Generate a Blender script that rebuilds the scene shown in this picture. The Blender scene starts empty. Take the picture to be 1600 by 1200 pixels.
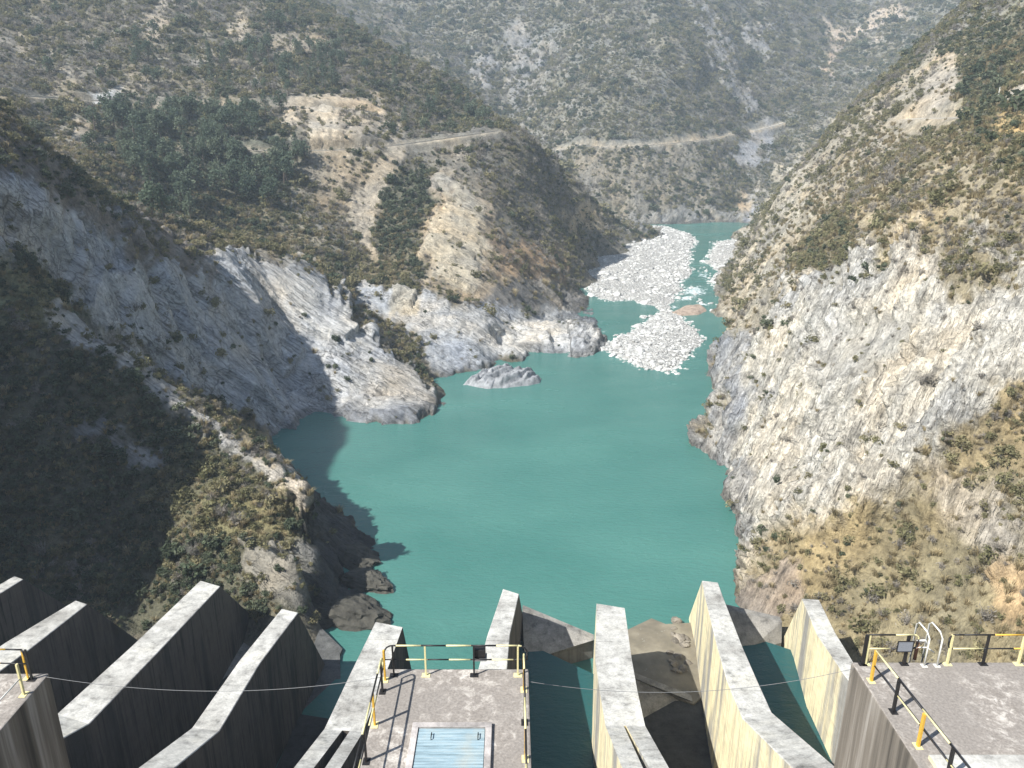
import bpy, bmesh, math, random
import numpy as np

# ------------------------------------------------------------------ camera, sky, sun
sc = bpy.context.scene
COL = sc.collection
R = math.radians
PITCH, FPX, CAMZ = R(18.2), 1180.0, 70.0
cam = bpy.data.cameras.new('camera')
cam.sensor_width = 36.0
cam.lens = FPX / 1600 * 36.0
cam.clip_start, cam.clip_end = 0.5, 6000
camo = bpy.data.objects.new('camera', cam)
COL.objects.link(camo)
camo.location = (0, 0, CAMZ)
camo.rotation_euler = (R(90) - PITCH, 0, 0)
sc.camera = camo

SUN_EL = R(46)
SUN_DIR = np.array([-0.84, -0.54, 0.0]); SUN_DIR /= np.linalg.norm(SUN_DIR)
world = bpy.data.worlds.new('World'); sc.world = world
world.use_nodes = True
wn = world.node_tree.nodes; wl = world.node_tree.links
sky = wn.new('ShaderNodeTexSky'); sky.sky_type = 'NISHITA'; sky.sun_disc = False
sky.sun_elevation = SUN_EL
sky.sun_rotation = math.atan2(SUN_DIR[0], SUN_DIR[1])
sky.altitude = 900
wl.new(sky.outputs[0], wn['Background'].inputs[0])
wn['Background'].inputs[1].default_value = 0.084
sun = bpy.data.lights.new('sun', 'SUN'); sun.energy = 5.0; sun.angle = R(0.5); sun.color = (1.0, .985, .945)
suno = bpy.data.objects.new('sun', sun); COL.objects.link(suno)
from mathutils import Vector, Matrix
sd = Vector((SUN_DIR[0]*math.cos(SUN_EL), SUN_DIR[1]*math.cos(SUN_EL), math.sin(SUN_EL)))
suno.rotation_euler = sd.to_track_quat('Z', 'Y').to_euler()
suno.location = (-200, -120, 300)
vs = sc.view_settings
vs.view_transform = 'Standard'; vs.look = 'None'; vs.gamma = 1; vs.exposure = 0.88
sc.cycles.max_bounces = 5; sc.cycles.diffuse_bounces = 3; sc.cycles.glossy_bounces = 2
sc.cycles.volume_bounces = 1
sc.cycles.use_denoising = True

VEG = True
HAZE = True
rng = np.random.default_rng(7)
random.seed(7)

# ------------------------------------------------------------------ geometry of the view (surveying the photo)
CP, SP = math.cos(PITCH), math.sin(PITCH)
def ray(px, py):
    u = (px-800)/FPX; v = (600-py)/FPX
    return np.array([u, CP+v*SP, -SP+v*CP])
def atz(px, py, z):
    d = ray(px, py); t = (z-CAMZ)/d[2]
    return np.array([0, 0, CAMZ])+t*d
def aty(px, py, y):
    d = ray(px, py); t = y/d[1]
    return np.array([0, 0, CAMZ])+t*d
def proj(X, Y, Z):
    Zc = Z-CAMZ
    f = np.maximum(Y*CP-Zc*SP, 1e-3); up = Y*SP+Zc*CP
    return 800+FPX*X/f, 600-FPX*up/f
def onplane(px, py, h=46.7, sl=.125, yaw=R(5.5)):
    d = ray(px, py); a = np.array([math.sin(yaw), math.cos(yaw)])
    t = -h/(d[2]+sl*(d[:2]@a))
    return np.array([0, 0, CAMZ])+t*d

# ------------------------------------------------------------------ noise
_T = rng.random(1 << 16)
def _h(ix, iy, iz):
    return _T[((ix*73856093) ^ (iy*19349663) ^ (iz*83492791)) & 0xffff]
def vn(x, y, z):
    x = np.asarray(x, float); y = np.asarray(y, float)+np.zeros_like(x); z = np.asarray(z, float)+np.zeros_like(x)
    fx, fy, fz = np.floor(x), np.floor(y), np.floor(z)
    ix, iy, iz = fx.astype(np.int64), fy.astype(np.int64), fz.astype(np.int64)
    a, b, c = x-fx, y-fy, z-fz
    a = a*a*(3-2*a); b = b*b*(3-2*b); c = c*c*(3-2*c)
    r = 0
    for dx in (0, 1):
        wx = a if dx else 1-a
        for dy in (0, 1):
            wy = b if dy else 1-b
            r = r + wx*wy*((1-c)*_h(ix+dx, iy+dy, iz)+c*_h(ix+dx, iy+dy, iz+1))
    return r
def fbm(x, y, z, o=4, g=.5):
    s = 0; a = 1; t = 0
    for i in range(o):
        s = s+a*vn(x*2**i+17*i, y*2**i+31*i, z*2**i+7*i); t += a; a *= g
    return s/t
def ridged(x, y, z, o=3, g=.5):
    s = 0; a = 1; t = 0
    for i in range(o):
        s = s+a*(1-np.abs(2*vn(x*2**i+11*i, y*2**i+5*i, z*2**i+3*i)-1)); t += a; a *= g
    return s/t
def blocks(P, size, seed=0):
    """broken-block relief: every irregular cell gets its own offset and tilt"""
    Q = np.asarray(P, float)/np.array(size); I = np.floor(Q).astype(np.int64)
    best = np.full(len(Q), 1e9); out = np.zeros(len(Q))
    for dx in (-1, 0, 1):
        for dy in (-1, 0, 1):
            for dz in (-1, 0, 1):
                a, b, c = I[:, 0]+dx, I[:, 1]+dy, I[:, 2]+dz
                C = np.stack([a+.1+.8*_h(a+seed, b, c), b+.1+.8*_h(a, b+seed+77, c), c+.1+.8*_h(a, b, c+seed+191)], 1)
                d = np.abs(Q-C).max(1)*.6+np.linalg.norm(Q-C, axis=1)*.4; m = d < best
                best[m] = d[m]
                o = _h(a+5+seed, b+9, c+3)-.5; t1 = _h(a+15, b+seed, c+1)-.5; t2 = _h(a+25, b+3, c+seed)-.5
                out[m] = (o+.9*t1*(Q-C)[:, 1]+.9*t2*(Q-C)[:, 2])[m]
    return out*2
def smooth(a, b, x):
    t = np.clip((x-a)/(b-a), 0, 1); return t*t*(3-2*t)

# ------------------------------------------------------------------ object helpers
def link(o, parent=None):
    COL.objects.link(o)
    if parent is not None: o.parent = parent
    return o
def tag(o, label=None, cat=None, group=None, kind=None):
    if label: o['label'] = label
    if cat: o['category'] = cat
    if group: o['group'] = group
    if kind: o['kind'] = kind
    return o
def empty(name, loc=(0, 0, 0), label=None, cat=None, group=None):
    o = bpy.data.objects.new(name, None); o.location = loc
    link(o); return tag(o, label, cat, group)
def mesh_np(name, V, Fq, mat=None, parent=None, smooth_=False, mi=None):
    """V (n,3), Fq (m,k) uniform faces"""
    me = bpy.data.meshes.new(name)
    V = np.ascontiguousarray(V, np.float32); Fq = np.ascontiguousarray(Fq, np.int32)
    m, k = Fq.shape
    me.vertices.add(len(V)); me.vertices.foreach_set('co', V.ravel())
    me.loops.add(m*k); me.loops.foreach_set('vertex_index', Fq.ravel())
    me.polygons.add(m); me.polygons.foreach_set('loop_start', np.arange(0, m*k, k, dtype=np.int32))
    me.polygons.foreach_set('use_smooth', np.full(m, smooth_))
    if mi is not None: me.polygons.foreach_set('material_index', np.asarray(mi, np.int32))
    me.update(calc_edges=True)
    if mat is not None:
        for x in (mat if isinstance(mat, (list, tuple)) else [mat]): me.materials.append(x)
    o = bpy.data.objects.new(name, me)
    return link(o, parent)
def mesh_bm(name, bm, mat=None, parent=None, smooth_=False):
    me = bpy.data.meshes.new(name); bm.normal_update(); bm.to_mesh(me); bm.free()
    if smooth_:
        for p in me.polygons: p.use_smooth = True
    if mat is not None:
        for x in (mat if isinstance(mat, (list, tuple)) else [mat]): me.materials.append(x)
    return link(bpy.data.objects.new(name, me), parent)
def bbox(bm, lo, hi, bev=0.0, mi=0):
    lo, hi = Vector(lo), Vector(hi)
    r = bmesh.ops.create_cube(bm, size=1, matrix=Matrix.Translation((lo+hi)/2) @ Matrix.Diagonal((*(hi-lo), 1)))
    fs = {f for v in r['verts'] for f in v.link_faces}
    for f in fs: f.material_index = mi
    if bev:
        es = list({e for v in r['verts'] for e in v.link_edges})
        bmesh.ops.bevel(bm, geom=es, offset=bev, segments=2, affect='EDGES', profile=.6)
def tube(bm, pts, r, seg=8, mi=0, cap=True):
    pts = [Vector(p) for p in pts]; rings = []
    n = len(pts)
    for i, p in enumerate(pts):
        d = (pts[min(i+1, n-1)]-pts[max(i-1, 0)]).normalized()
        ref = Vector((0, 0, 1)) if abs(d.z) < .9 else Vector((1, 0, 0))
        a = d.cross(ref).normalized(); b = d.cross(a)
        rr = r[i] if isinstance(r, (list, tuple)) else r
        rings.append([bm.verts.new(p+(a*math.cos(t)+b*math.sin(t))*rr) for t in [2*math.pi*k/seg for k in range(seg)]])
    for i in range(n-1):
        for k in range(seg):
            f = bm.faces.new((rings[i][k], rings[i][(k+1) % seg], rings[i+1][(k+1) % seg], rings[i+1][k])); f.material_index = mi
    if cap:
        for q in (rings[0][::-1], rings[-1]):
            f = bm.faces.new(q); f.material_index = mi

# ------------------------------------------------------------------ materials
class NT:
    def __init__(s, name):
        s.m = bpy.data.materials.new(name); s.m.use_nodes = True
        s.t = s.m.node_tree; s.b = s.t.nodes['Principled BSDF']
    def n(s, typ, **kw):
        x = s.t.nodes.new(typ)
        for k, v in kw.items(): setattr(x, k, v)
        return x
    def l(s, a, b): s.t.links.new(a, b)
    def coord(s, which='Object'):
        return s.n('ShaderNodeTexCoord').outputs[which]
    def pos(s):
        return s.n('ShaderNodeNewGeometry').outputs['Position']
    def mapping(s, vec, scale=(1, 1, 1), rot=(0, 0, 0)):
        m = s.n('ShaderNodeMapping'); s.l(vec, m.inputs[0]); m.inputs['Scale'].default_value = scale; m.inputs['Rotation'].default_value = rot
        return m.outputs[0]
    def noise(s, vec, scale, detail=4, rough=.55, dist=0, out='Fac'):
        x = s.n('ShaderNodeTexNoise'); s.l(vec, x.inputs['Vector']); x.inputs['Scale'].default_value = scale
        x.inputs['Detail'].default_value = detail; x.inputs['Roughness'].default_value = rough; x.inputs['Distortion'].default_value = dist
        return x.outputs[out]
    def voro(s, vec, scale, feature='F1', out='Distance'):
        x = s.n('ShaderNodeTexVoronoi'); x.feature = feature; s.l(vec, x.inputs['Vector']); x.inputs['Scale'].default_value = scale
        return x.outputs[out]
    def ramp(s, fac, stops):
        x = s.n('ShaderNodeValToRGB'); s.l(fac, x.inputs[0]); e = x.color_ramp.elements
        while len(e) < len(stops): e.new(0.5)
        for i, (p, c) in enumerate(stops):
            e[i].position = p; e[i].color = (c, c, c, 1) if isinstance(c, (int, float)) else (*c, 1)
        return x.outputs[0]
    def mix(s, fac, a, b, mode='MIX'):
        x = s.n('ShaderNodeMix', data_type='RGBA', blend_type=mode)
        for i, v in ((0, fac), (6, a), (7, b)):
            if isinstance(v, (int, float)): x.inputs[i].default_value = v
            elif isinstance(v, tuple): x.inputs[i].default_value = (*v, 1)
            else: s.l(v, x.inputs[i])
        return x.outputs[2]
    def math(s, op, a, b=None):
        x = s.n('ShaderNodeMath', operation=op)
        for i, v in ((0, a), (1, b)):
            if v is None: continue
            if isinstance(v, (int, float)): x.inputs[i].default_value = v
            else: s.l(v, x.inputs[i])
        return x.outputs[0]
    def attr(s, name, out='Color'):
        x = s.n('ShaderNodeAttribute'); x.attribute_name = name; return x.outputs[out]
    def bump(s, h, strength=.5, dist=.1):
        x = s.n('ShaderNodeBump'); s.l(h, x.inputs['Height']); x.inputs['Strength'].default_value = strength; x.inputs['Distance'].default_value = dist
        s.l(x.outputs[0], s.b.inputs['Normal'])
    def base(s, c):
        if isinstance(c, tuple): s.b.inputs['Base Color'].default_value = (*c, 1)
        else: s.l(c, s.b.inputs['Base Color'])
    def set(s, rough=.8, metal=0, spec=.3):
        s.b.inputs['Roughness'].default_value = rough; s.b.inputs['Metallic'].default_value = metal
        s.b.inputs['Specular IOR Level'].default_value = spec

def mat_terrain():
    t = NT('terrain'); p = t.pos()
    c = t.attr('base_col')
    rock = t.attr('rockiness', 'Fac')
    n1 = t.noise(p, .35, 6, .62)
    n2 = t.noise(p, 1.7, 5, .65)
    n3 = t.noise(p, .05, 4, .5)
    slab = t.math('MULTIPLY', t.attr('joints', 'Fac'), rock); sof = t.math('SUBTRACT', 1.0, t.math('MULTIPLY', slab, .55))
    c = t.mix(sof, c, t.mix(1, c, t.ramp(n1, [(.28, .55), (.5, 1.0), (.72, 1.45)]), 'MULTIPLY'))
    c = t.mix(sof, c, t.mix(1, c, t.ramp(n2, [(.3, .7), (.5, 1.0), (.7, 1.3)]), 'MULTIPLY'))
    c = t.mix(1, c, t.ramp(n3, [(.3, (.82, .86, .95)), (.5, (1, 1, 1)), (.7, (1.18, 1.08, .95))]), 'MULTIPLY')
    # bare rock: fine bedding and open joints
    bed = t.attr('bed', 'Vector')
    b1 = t.noise(t.mapping(bed, (.10, 1, 1)), .75, 7, .68, .3); b2 = t.noise(t.mapping(bed, (.12, 1, .6)), .16, 4, .6, .4)
    cb = t.mix(1, c, t.ramp(b1, [(.34, .30), (.44, .84), (.56, 1.06), (.72, 1.34)]), 'MULTIPLY')
    cb = t.mix(1, cb, t.ramp(b2, [(.32, (.80, .82, .86)), (.5, (1, 1, 1)), (.68, (1.12, 1.06, .97))]), 'MULTIPLY')
    wv = t.n('ShaderNodeVectorMath', operation='ADD'); t.l(bed, wv.inputs[0])
    nz = t.n('ShaderNodeVectorMath', operation='SCALE'); t.l(t.noise(p, .12, 3, .5, 0, 'Color'), nz.inputs[0]); nz.inputs['Scale'].default_value = 7; t.l(nz.outputs[0], wv.inputs[1])
    v = t.voro(t.mapping(wv.outputs[0], (.055, .16, .16)), 1.0, 'DISTANCE_TO_EDGE')
    j = t.math('MULTIPLY', t.ramp(v, [(.0, 1), (.02, 0)]), t.ramp(t.noise(p, .09, 2), [(.34, 0), (.46, 1)]))
    cb = t.mix(t.math('MULTIPLY', j, t.math('MULTIPLY', t.attr('joints', 'Fac'), .8)), cb, (.05, .048, .045))
    n4 = t.noise(t.mapping(bed, (.4, 1, 1)), 2.4, 4, .7)
    cb = t.mix(1, cb, t.ramp(n4, [(.34, .5), (.46, .97), (.68, 1.2)]), 'MULTIPLY')
    # long dark bedding seams on the slabs
    sm = t.noise(t.mapping(bed, (.035, 1, 1)), .30, 5, .6, .15)
    seam = t.ramp(sm, [(.40, 0), (.418, 1), (.436, 0), (.495, 0), (.512, .9), (.53, 0), (.585, 0), (.60, 1), (.615, 0)])
    seam = t.math('MULTIPLY', t.math('MULTIPLY', seam, t.math('MAXIMUM', t.attr('joints', 'Fac'), .32)), t.ramp(t.noise(p, .14, 3), [(.36, .1), (.56, .9)]))
    cb = t.mix(seam, cb, (.085, .082, .07))
    c = t.mix(t.math('MULTIPLY', rock, t.math('SUBTRACT', 1.0, t.math('MULTIPLY', slab, .3))), c, cb)
    t.base(c); t.set(.92, 0, .15)
    h = t.math('ADD', t.math('MULTIPLY', n1, .6), t.math('MULTIPLY', n2, .45))
    h = t.math('ADD', h, t.math('MULTIPLY', t.math('SUBTRACT', t.math('ADD', t.math('MULTIPLY', b1, 1.5), t.math('MULTIPLY', n4, .35)), t.math('MULTIPLY', seam, .6)), rock))
    t.bump(t.math('MULTIPLY', h, sof), 1.0, 1.3)
    return t.m

def mat_rock(name, col, dim=0.0):
    t = NT(name); p = t.pos()
    n1 = t.noise(p, .8, 6, .65); n2 = t.noise(p, 5, 4, .6)
    r = t.n('ShaderNodeObjectInfo').outputs['Random']
    c = t.mix(1, col, t.ramp(n1, [(.3, .5), (.5, 1.0), (.7, 1.35)]), 'MULTIPLY')
    c = t.mix(1, c, t.ramp(r, [(0, .7), (1, 1.25)]), 'MULTIPLY')
    t.base(c); t.set(.85, 0, .25)
    t.bump(t.math('ADD', n1, t.math('MULTIPLY', n2, .3)), .7, .5)
    return t.m

def mat_leaf(name, stops, trans=.0):
    t = NT(name)
    r = t.n('ShaderNodeObjectInfo').outputs['Random']
    n = t.noise(t.pos(), .9, 2, .6)
    c = t.ramp(r, stops)
    c = t.mix(1, c, t.ramp(n, [(.3, .6), (.7, 1.4)]), 'MULTIPLY')
    t.base(c); t.set(.75, 0, .2)
    tl = t.n('ShaderNodeBsdfTranslucent'); t.l(c, tl.inputs[0])          # light passes through thin leaves
    mx = t.n('ShaderNodeMixShader'); mx.inputs[0].default_value = .35
    t.l(t.b.outputs[0], mx.inputs[1]); t.l(tl.outputs[0], mx.inputs[2]); t.l(mx.outputs[0], t.t.nodes['Material Output'].inputs['Surface'])
    return t.m

def mat_water(name='water', lo=(.046, .150, .125), hi=(.070, .188, .157)):
    t = NT(name); p = t.pos()
    foam = t.attr('foam', 'Fac')
    n = t.noise(t.mapping(p, (1, 1.6, 1)), .03, 4, .5)
    c = t.ramp(n, [(.3, lo), (.7, hi)])
    fn = t.noise(t.mapping(p, (1, .45, 1)), .55, 6, .7)
    fm = t.math('MULTIPLY', foam, 1.0)
    fk = t.n('ShaderNodeMath', operation='SUBTRACT'); t.l(t.math('ADD', fm, fn), fk.inputs[0]); fk.inputs[1].default_value = 1.0
    ff = t.ramp(fk.outputs[0], [(0, 0), (.12, 1)])
    c = t.mix(ff, c, (.72, .78, .77))
    t.base(c); t.set(.12, 0, .5)
    t.l(t.ramp(t.noise(t.mapping(p, (1, 2.2, 1)), .022, 4, .6), [(.38, .07), (.62, .30)]), t.b.inputs['Roughness'])
    t.b.inputs['IOR'].default_value = 1.33
    w1 = t.noise(t.mapping(p, (1.0, 2.4, 1), (0, 0, .25)), .55, 4, .6)
    w2 = t.noise(t.mapping(p, (1.0, 1.8, 1), (0, 0, -.4)), 2.2, 3, .6)
    t.bump(t.math('ADD', w1, t.math('MULTIPLY', w2, .3)), .45, .4)
    return t.m

def mat_concrete(name, col, streak=.6, tint=(.5, .43, .27), side=.62, stain=(.075, .068, .06)):
    t = NT(name); p = t.pos()
    g = t.n('ShaderNodeNewGeometry')
    nz = t.n('ShaderNodeSeparateXYZ'); t.l(g.outputs['True Normal'], nz.inputs[0])
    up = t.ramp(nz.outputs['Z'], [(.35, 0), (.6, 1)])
    big = t.noise(p, .16, 4, .6); mid = t.noise(p, .9, 6, .68); fine = t.noise(p, 5, 5, .7)
    sp = t.n('ShaderNodeSeparateXYZ'); t.l(p, sp.inputs[0])
    # horizontal faces: mottled, worn, with pour joints across
    ct = t.mix(1, col, t.ramp(mid, [(.30, .45), (.44, .86), (.55, 1.06), (.7, 1.22)]), 'MULTIPLY')
    ct = t.mix(1, ct, t.ramp(fine, [(.3, .72), (.55, 1.05), (.7, 1.15)]), 'MULTIPLY')
    ct = t.mix(1, ct, t.ramp(big, [(.32, (.62, .61, .60)), (.52, (1, 1, 1)), (.7, (1.1, 1.08, 1.02))]), 'MULTIPLY')
    jt = t.math('FRACT', t.math('DIVIDE', t.math('ADD', sp.outputs[1], t.math('MULTIPLY', mid, .25)), 9.3))
    ct = t.mix(1, ct, t.ramp(jt, [(.0, .5), (.012, .98), (.5, 1.06), (.98, .96)]), 'MULTIPLY')
    # vertical faces: broad wash patches, dark run-off streaks, lift joints
    s0 = t.noise(t.mapping(p, (1, 1, .10)), .33, 4, .55)
    s1 = t.noise(t.mapping(p, (1, 1, .05)), .95, 5, .62)
    s2 = t.noise(t.mapping(p, (1, 1, .05)), 3.0, 5, .65)
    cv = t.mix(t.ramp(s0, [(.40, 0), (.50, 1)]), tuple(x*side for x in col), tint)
    cv = t.mix(t.ramp(s2, [(.50, 0), (.66, streak)]), cv, stain)
    cv = t.mix(t.ramp(s1, [(.32, .9), (.44, 0)]), cv, tuple(x*1.4 for x in stain))
    cv = t.mix(1, cv, t.ramp(mid, [(.3, .78), (.7, 1.12)]), 'MULTIPLY')
    lf = t.math('FRACT', t.math('DIVIDE', t.math('ADD', sp.outputs[2], t.math('MULTIPLY', mid, .08)), 2.4))
    cv = t.mix(1, cv, t.ramp(lf, [(.0, .62), (.03, 1.0)]), 'MULTIPLY')
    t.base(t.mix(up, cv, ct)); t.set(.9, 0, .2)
    t.bump(t.math('ADD', mid, t.math('MULTIPLY', fine, .4)), .4, .12)
    return t.m

def mat_deck():
    t = NT('deck_concrete'); p = t.pos()
    n0 = t.noise(p, .45, 4, .6); n = t.noise(p, 3.2, 6, .72, .6); f = t.noise(p, 14, 4, .6)
    c = t.ramp(n, [(.36, (.21, .185, .16)), (.5, (.27, .24, .21)), (.6, (.46, .42, .37)), (.72, (.55, .51, .46))])
    c = t.mix(t.ramp(n0, [(.42, 0), (.62, 1)]), (.235, .21, .185), c)
    c = t.mix(1, c, t.ramp(f, [(.3, .75), (.7, 1.2)]), 'MULTIPLY')
    g = t.n('ShaderNodeNewGeometry'); nz = t.n('ShaderNodeSeparateXYZ'); t.l(g.outputs['True Normal'], nz.inputs[0])
    s1 = t.noise(t.mapping(p, (1, 1, .04)), 1.6, 5, .65)
    cv = t.ramp(s1, [(.32, (.07, .062, .052)), (.5, (.19, .165, .135)), (.66, (.38, .35, .31))])
    c = t.mix(t.ramp(nz.outputs['Z'], [(.4, 0), (.6, 1)]), cv, c)
    t.base(c); t.set(.9, 0, .2); t.bump(t.math('ADD', n, f), .35, .03)
    return t.m

def mat_paint(name, col, rough=.55, rust=.25):
    t = NT(name); p = t.pos()
    n = t.noise(p, 9, 5, .65)
    c = t.mix(t.ramp(n, [(.55, 0), (.75, rust)]), col, (.13, .07, .035))
    c = t.mix(1, c, t.ramp(t.noise(p, 30, 2), [(.3, .85), (.7, 1.1)]), 'MULTIPLY')
    t.base(c); t.set(rough, 0, .35)
    return t.m

M = {}
M['terrain'] = mat_terrain()
M['water'] = mat_water()
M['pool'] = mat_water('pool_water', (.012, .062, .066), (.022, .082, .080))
M['pale_rock'] = mat_rock('pale_boulder', (.50, .49, .46))
M['grey_rock'] = mat_rock('grey_rock', (.33, .33, .33))
M['dark_rock'] = mat_rock('dark_rock', (.062, .058, .047))
M['concrete'] = mat_concrete('concrete', (.47, .455, .415), .42, (.74, .65, .42), .66, (.22, .19, .15))
M['concrete_dark'] = mat_concrete('stained_shaded_concrete', (.48, .465, .425), .9, (.11, .095, .08), .10, (.022, .02, .019))  # sides: run-off stains plus the shade of the faces put into the tint
M['apron'] = mat_concrete('apron_concrete', (.26, .245, .22), .5, (.2, .19, .17))
M['deck'] = mat_deck()
M['yellow'] = mat_paint('yellow_paint', (.62, .36, .05))
M['pale_yellow'] = mat_paint('pale_yellow_paint', (.66, .58, .30))
M['black'] = mat_paint('black_paint', (.018, .017, .017), .5, .15)
M['white'] = mat_paint('white_paint', (.66, .64, .58), .5, .3)
M['grey'] = mat_paint('grey_paint', (.22, .23, .25), .5, .1)
M['steel'] = mat_paint('dull_steel', (.19, .19, .185), .6, .3)
M['bark'] = mat_paint('bark', (.14, .11, .085), .9, .2)

# ------------------------------------------------------------------ terrain control points (pixel, pixel, forward distance)
CTRL = []   # X, Y, Z, region
def cp(region, *pts):
    for px, py, Y in pts:
        q = aty(px, py, Y); CTRL.append((q[0], Y, q[2], region))
def cz(region, z, *pts):
    for px, py in pts:
        q = atz(px, py, z); CTRL.append((q[0], q[1], z, region))
def cw(region, *pts):
    for p in pts: CTRL.append((*p, region))
# 0 left bank, 1 wooded hill + spur, 2 far mountain, 3 right bank, 4 river bed
SHORE_L = [(500, 975), (560, 930), (585, 868), (552, 815), (484, 778), (441, 715), (425, 682), (455, 657), (490, 643), (532, 640), (545, 652), (600, 656), (640, 660), (665, 645), (686, 628)]
SHORE_M = [(676, 592), (700, 586), (740, 580), (778, 562), (786, 546), (830, 548), (890, 556), (930, 546), (936, 528), (925, 500), (918, 478)]
cz(0, 0.0, *SHORE_L); cz(1, 0.0, *SHORE_M)
cz(1, 3.0, (835, 524), (880, 530), (910, 520), (800, 545), (890, 510))
cz(1, 1.2, (897, 425), (915, 405), (940, 385), (975, 362))
# river bed
cz(4, -4, (640, 900), (700, 800), (620, 800), (700, 700), (560, 700), (800, 700), (900, 600), (800, 640), (1000, 620), (1060, 560), (1000, 800), (1080, 800), (900, 900), (1040, 700), (740, 620), (860, 575), (700, 1000), (620, 1000), (1000, 950), (1090, 900))
cw(4, (-60, 76, -4), (-40, 80, -4), (-20, 85, -4), (0, 85, -4), (20, 88, -4), (36, 86, -4), (-70, 60, -4), (-30, 55, -4), (0, 55, -4), (30, 55, -4), (-60, 94, 3), (-45, 97, 2.5), (0, 20, -4), (-40, 25, -4), (30, 25, -4))
cz(4, -2, (1000, 420), (1060, 400), (1000, 490), (1100, 420), (1050, 370), (1100, 500), (1130, 375), (1090, 450), (960, 500), (960, 440), (1020, 450))
# left bank, near slope
for x, off in ((-60, 0), (0, 0), (90, 1), (180, 2)):
    cp(0, (x, 905, 101), (x, 850, 105+off), (x, 800, 108+off), (x, 750, 111+off), (x, 700, 114+off), (x, 650, 117+off), (x, 600, 121+off), (x, 550, 126+off*2))
cp(0, (0, 500, 128), (0, 450, 133), (0, 400, 139), (-60, 450, 131), (-60, 380, 138))
cp(0, (300, 880, 101), (300, 800, 106), (300, 720, 115), (300, 660, 124), (400, 930, 96), (400, 860, 99), (400, 790, 107), (380, 740, 115), (450, 870, 97), (458, 820, 103), (440, 940, 94), (250, 960, 97), (200, 955, 98))
cp(0, (505, 880, 112), (520, 835, 119.5), (500, 920, 106.5), (540, 870, 115), (500, 800, 128), (475, 950, 99))
cp(0, (80, 480, 137), (150, 540, 135), (230, 592, 134), (300, 622, 131), (380, 690, 125), (440, 732, 117), (480, 776, 110), (476, 830, 102.5), (466, 880, 98), (452, 925, 95))
cw(0, (-78, 151, 20), (-66, 153, 11), (-54, 155, 3), (-90, 149, 30), (-45, 140, 2), (-70, 143, 14))
# left bank, slab cliff
cp(0, (0, 190, 166), (60, 240, 169), (130, 290, 176), (190, 345, 186), (250, 380, 196), (310, 400, 206), (350, 396, 216), (400, 402, 226), (450, 402, 236), (485, 432, 234), (525, 470, 230), (570, 500, 224), (605, 545, 214), (650, 590, 204))
cp(0, (0, 300, 153), (60, 340, 156), (100, 400, 157), (150, 460, 158), (200, 450, 168), (200, 540, 160), (250, 480, 174), (300, 500, 184), (300, 570, 172), (350, 480, 196), (350, 560, 182), (400, 480, 206), (390, 600, 179), (420, 640, 177), (450, 500, 213), (450, 560, 203), (460, 610, 195), (500, 500, 216), (530, 540, 208), (530, 590, 198), (570, 560, 208), (600, 600, 198), (630, 630, 191), (500, 600, 196))
cw(0, (-125, 165, 92), (-180, 170, 140), (-260, 180, 200), (-120, 140, 76))
# left abutment beside the dam (throws its shade on the near slope)
cw(0, (-84, 60, 8), (-84, 80, 6), (-95, 95, 24), (-99, 80, 26), (-105, 104, 52), (-113, 74, 94), (-113, 96, 74), (-140, 74, 116), (-220, 90, 200), (-117, 50, 56), (-100, 62, 26), (-145, 48, 60), (-200, 40, 70), (-130, 35, 34), (-60, 20, 30), (-75, 30, 45))
# gully behind the left ridge
cw(1, (-100, 245, 42), (-120, 215, 56), (-80, 262, 30), (-140, 200, 72), (-62, 265, 22), (-50, 256, 14))
# wooded hill
cp(1, (130, 275, 262), (200, 330, 262), (300, 388, 268), (380, 395, 275), (450, 392, 290), (520, 420, 285), (560, 435, 282))
cp(1, (150, 255, 280), (250, 300, 292), (320, 330, 295), (400, 340, 310), (500, 340, 322), (400, 290, 330), (500, 290, 342), (300, 270, 325), (200, 250, 310))
cp(1, (20, 225, 285), (100, 226, 310), (200, 228, 330), (300, 230, 345), (400, 234, 352), (500, 234, 358), (580, 230, 364), (640, 226, 372))
cp(1, (0, 150, 335), (100, 160, 358), (200, 165, 376), (300, 165, 388), (420, 168, 396), (520, 172, 400), (600, 180, 406), (650, 195, 412), (700, 205, 416))
cp(1, (0, 80, 395), (150, 80, 425), (300, 80, 448), (420, 85, 468), (520, 95, 486), (600, 130, 470), (680, 160, 455), (740, 185, 450))
cp(1, (0, 0, 470), (150, 0, 495), (300, 0, 520), (400, 0, 555), (450, 2, 590), (550, 52, 560), (650, 100, 530), (720, 135, 505), (790, 190, 480))
cp(1, (0, -120, 560), (200, -120, 600), (380, -100, 650), (-150, 0, 430), (-150, 150, 320), (-150, -120, 500))
# landslide bowl and spur
cp(1, (600, 235, 368), (560, 340, 328), (580, 300, 345), (600, 410, 296), (520, 380, 302), (545, 410, 296), (650, 300, 340), (630, 350, 318), (630, 405, 294), (660, 260, 362), (690, 250, 368), (600, 440, 276), (560, 455, 268), (650, 445, 272), (640, 470, 262), (700, 478, 258), (760, 500, 254), (690, 540, 238), (620, 500, 252), (740, 545, 236))
cp(1, (640, 226, 374), (720, 214, 386), (780, 206, 396), (830, 218, 405), (880, 270, 425), (930, 322, 480), (975, 350, 560))
cp(1, (700, 275, 352), (745, 300, 345), (690, 350, 315), (665, 430, 284), (720, 440, 283), (760, 440, 286), (720, 380, 305), (780, 400, 306), (800, 340, 345), (830, 290, 382), (800, 460, 292), (850, 420, 328), (880, 380, 378), (900, 350, 425), (870, 470, 322), (850, 500, 292), (800, 520, 270), (885, 440, 360), (920, 370, 462))
# behind the spur and the ridge
cw(1, (40, 470, 40), (-10, 560, 50), (-60, 620, 80), (60, 520, 20), (90, 560, 8))
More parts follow.
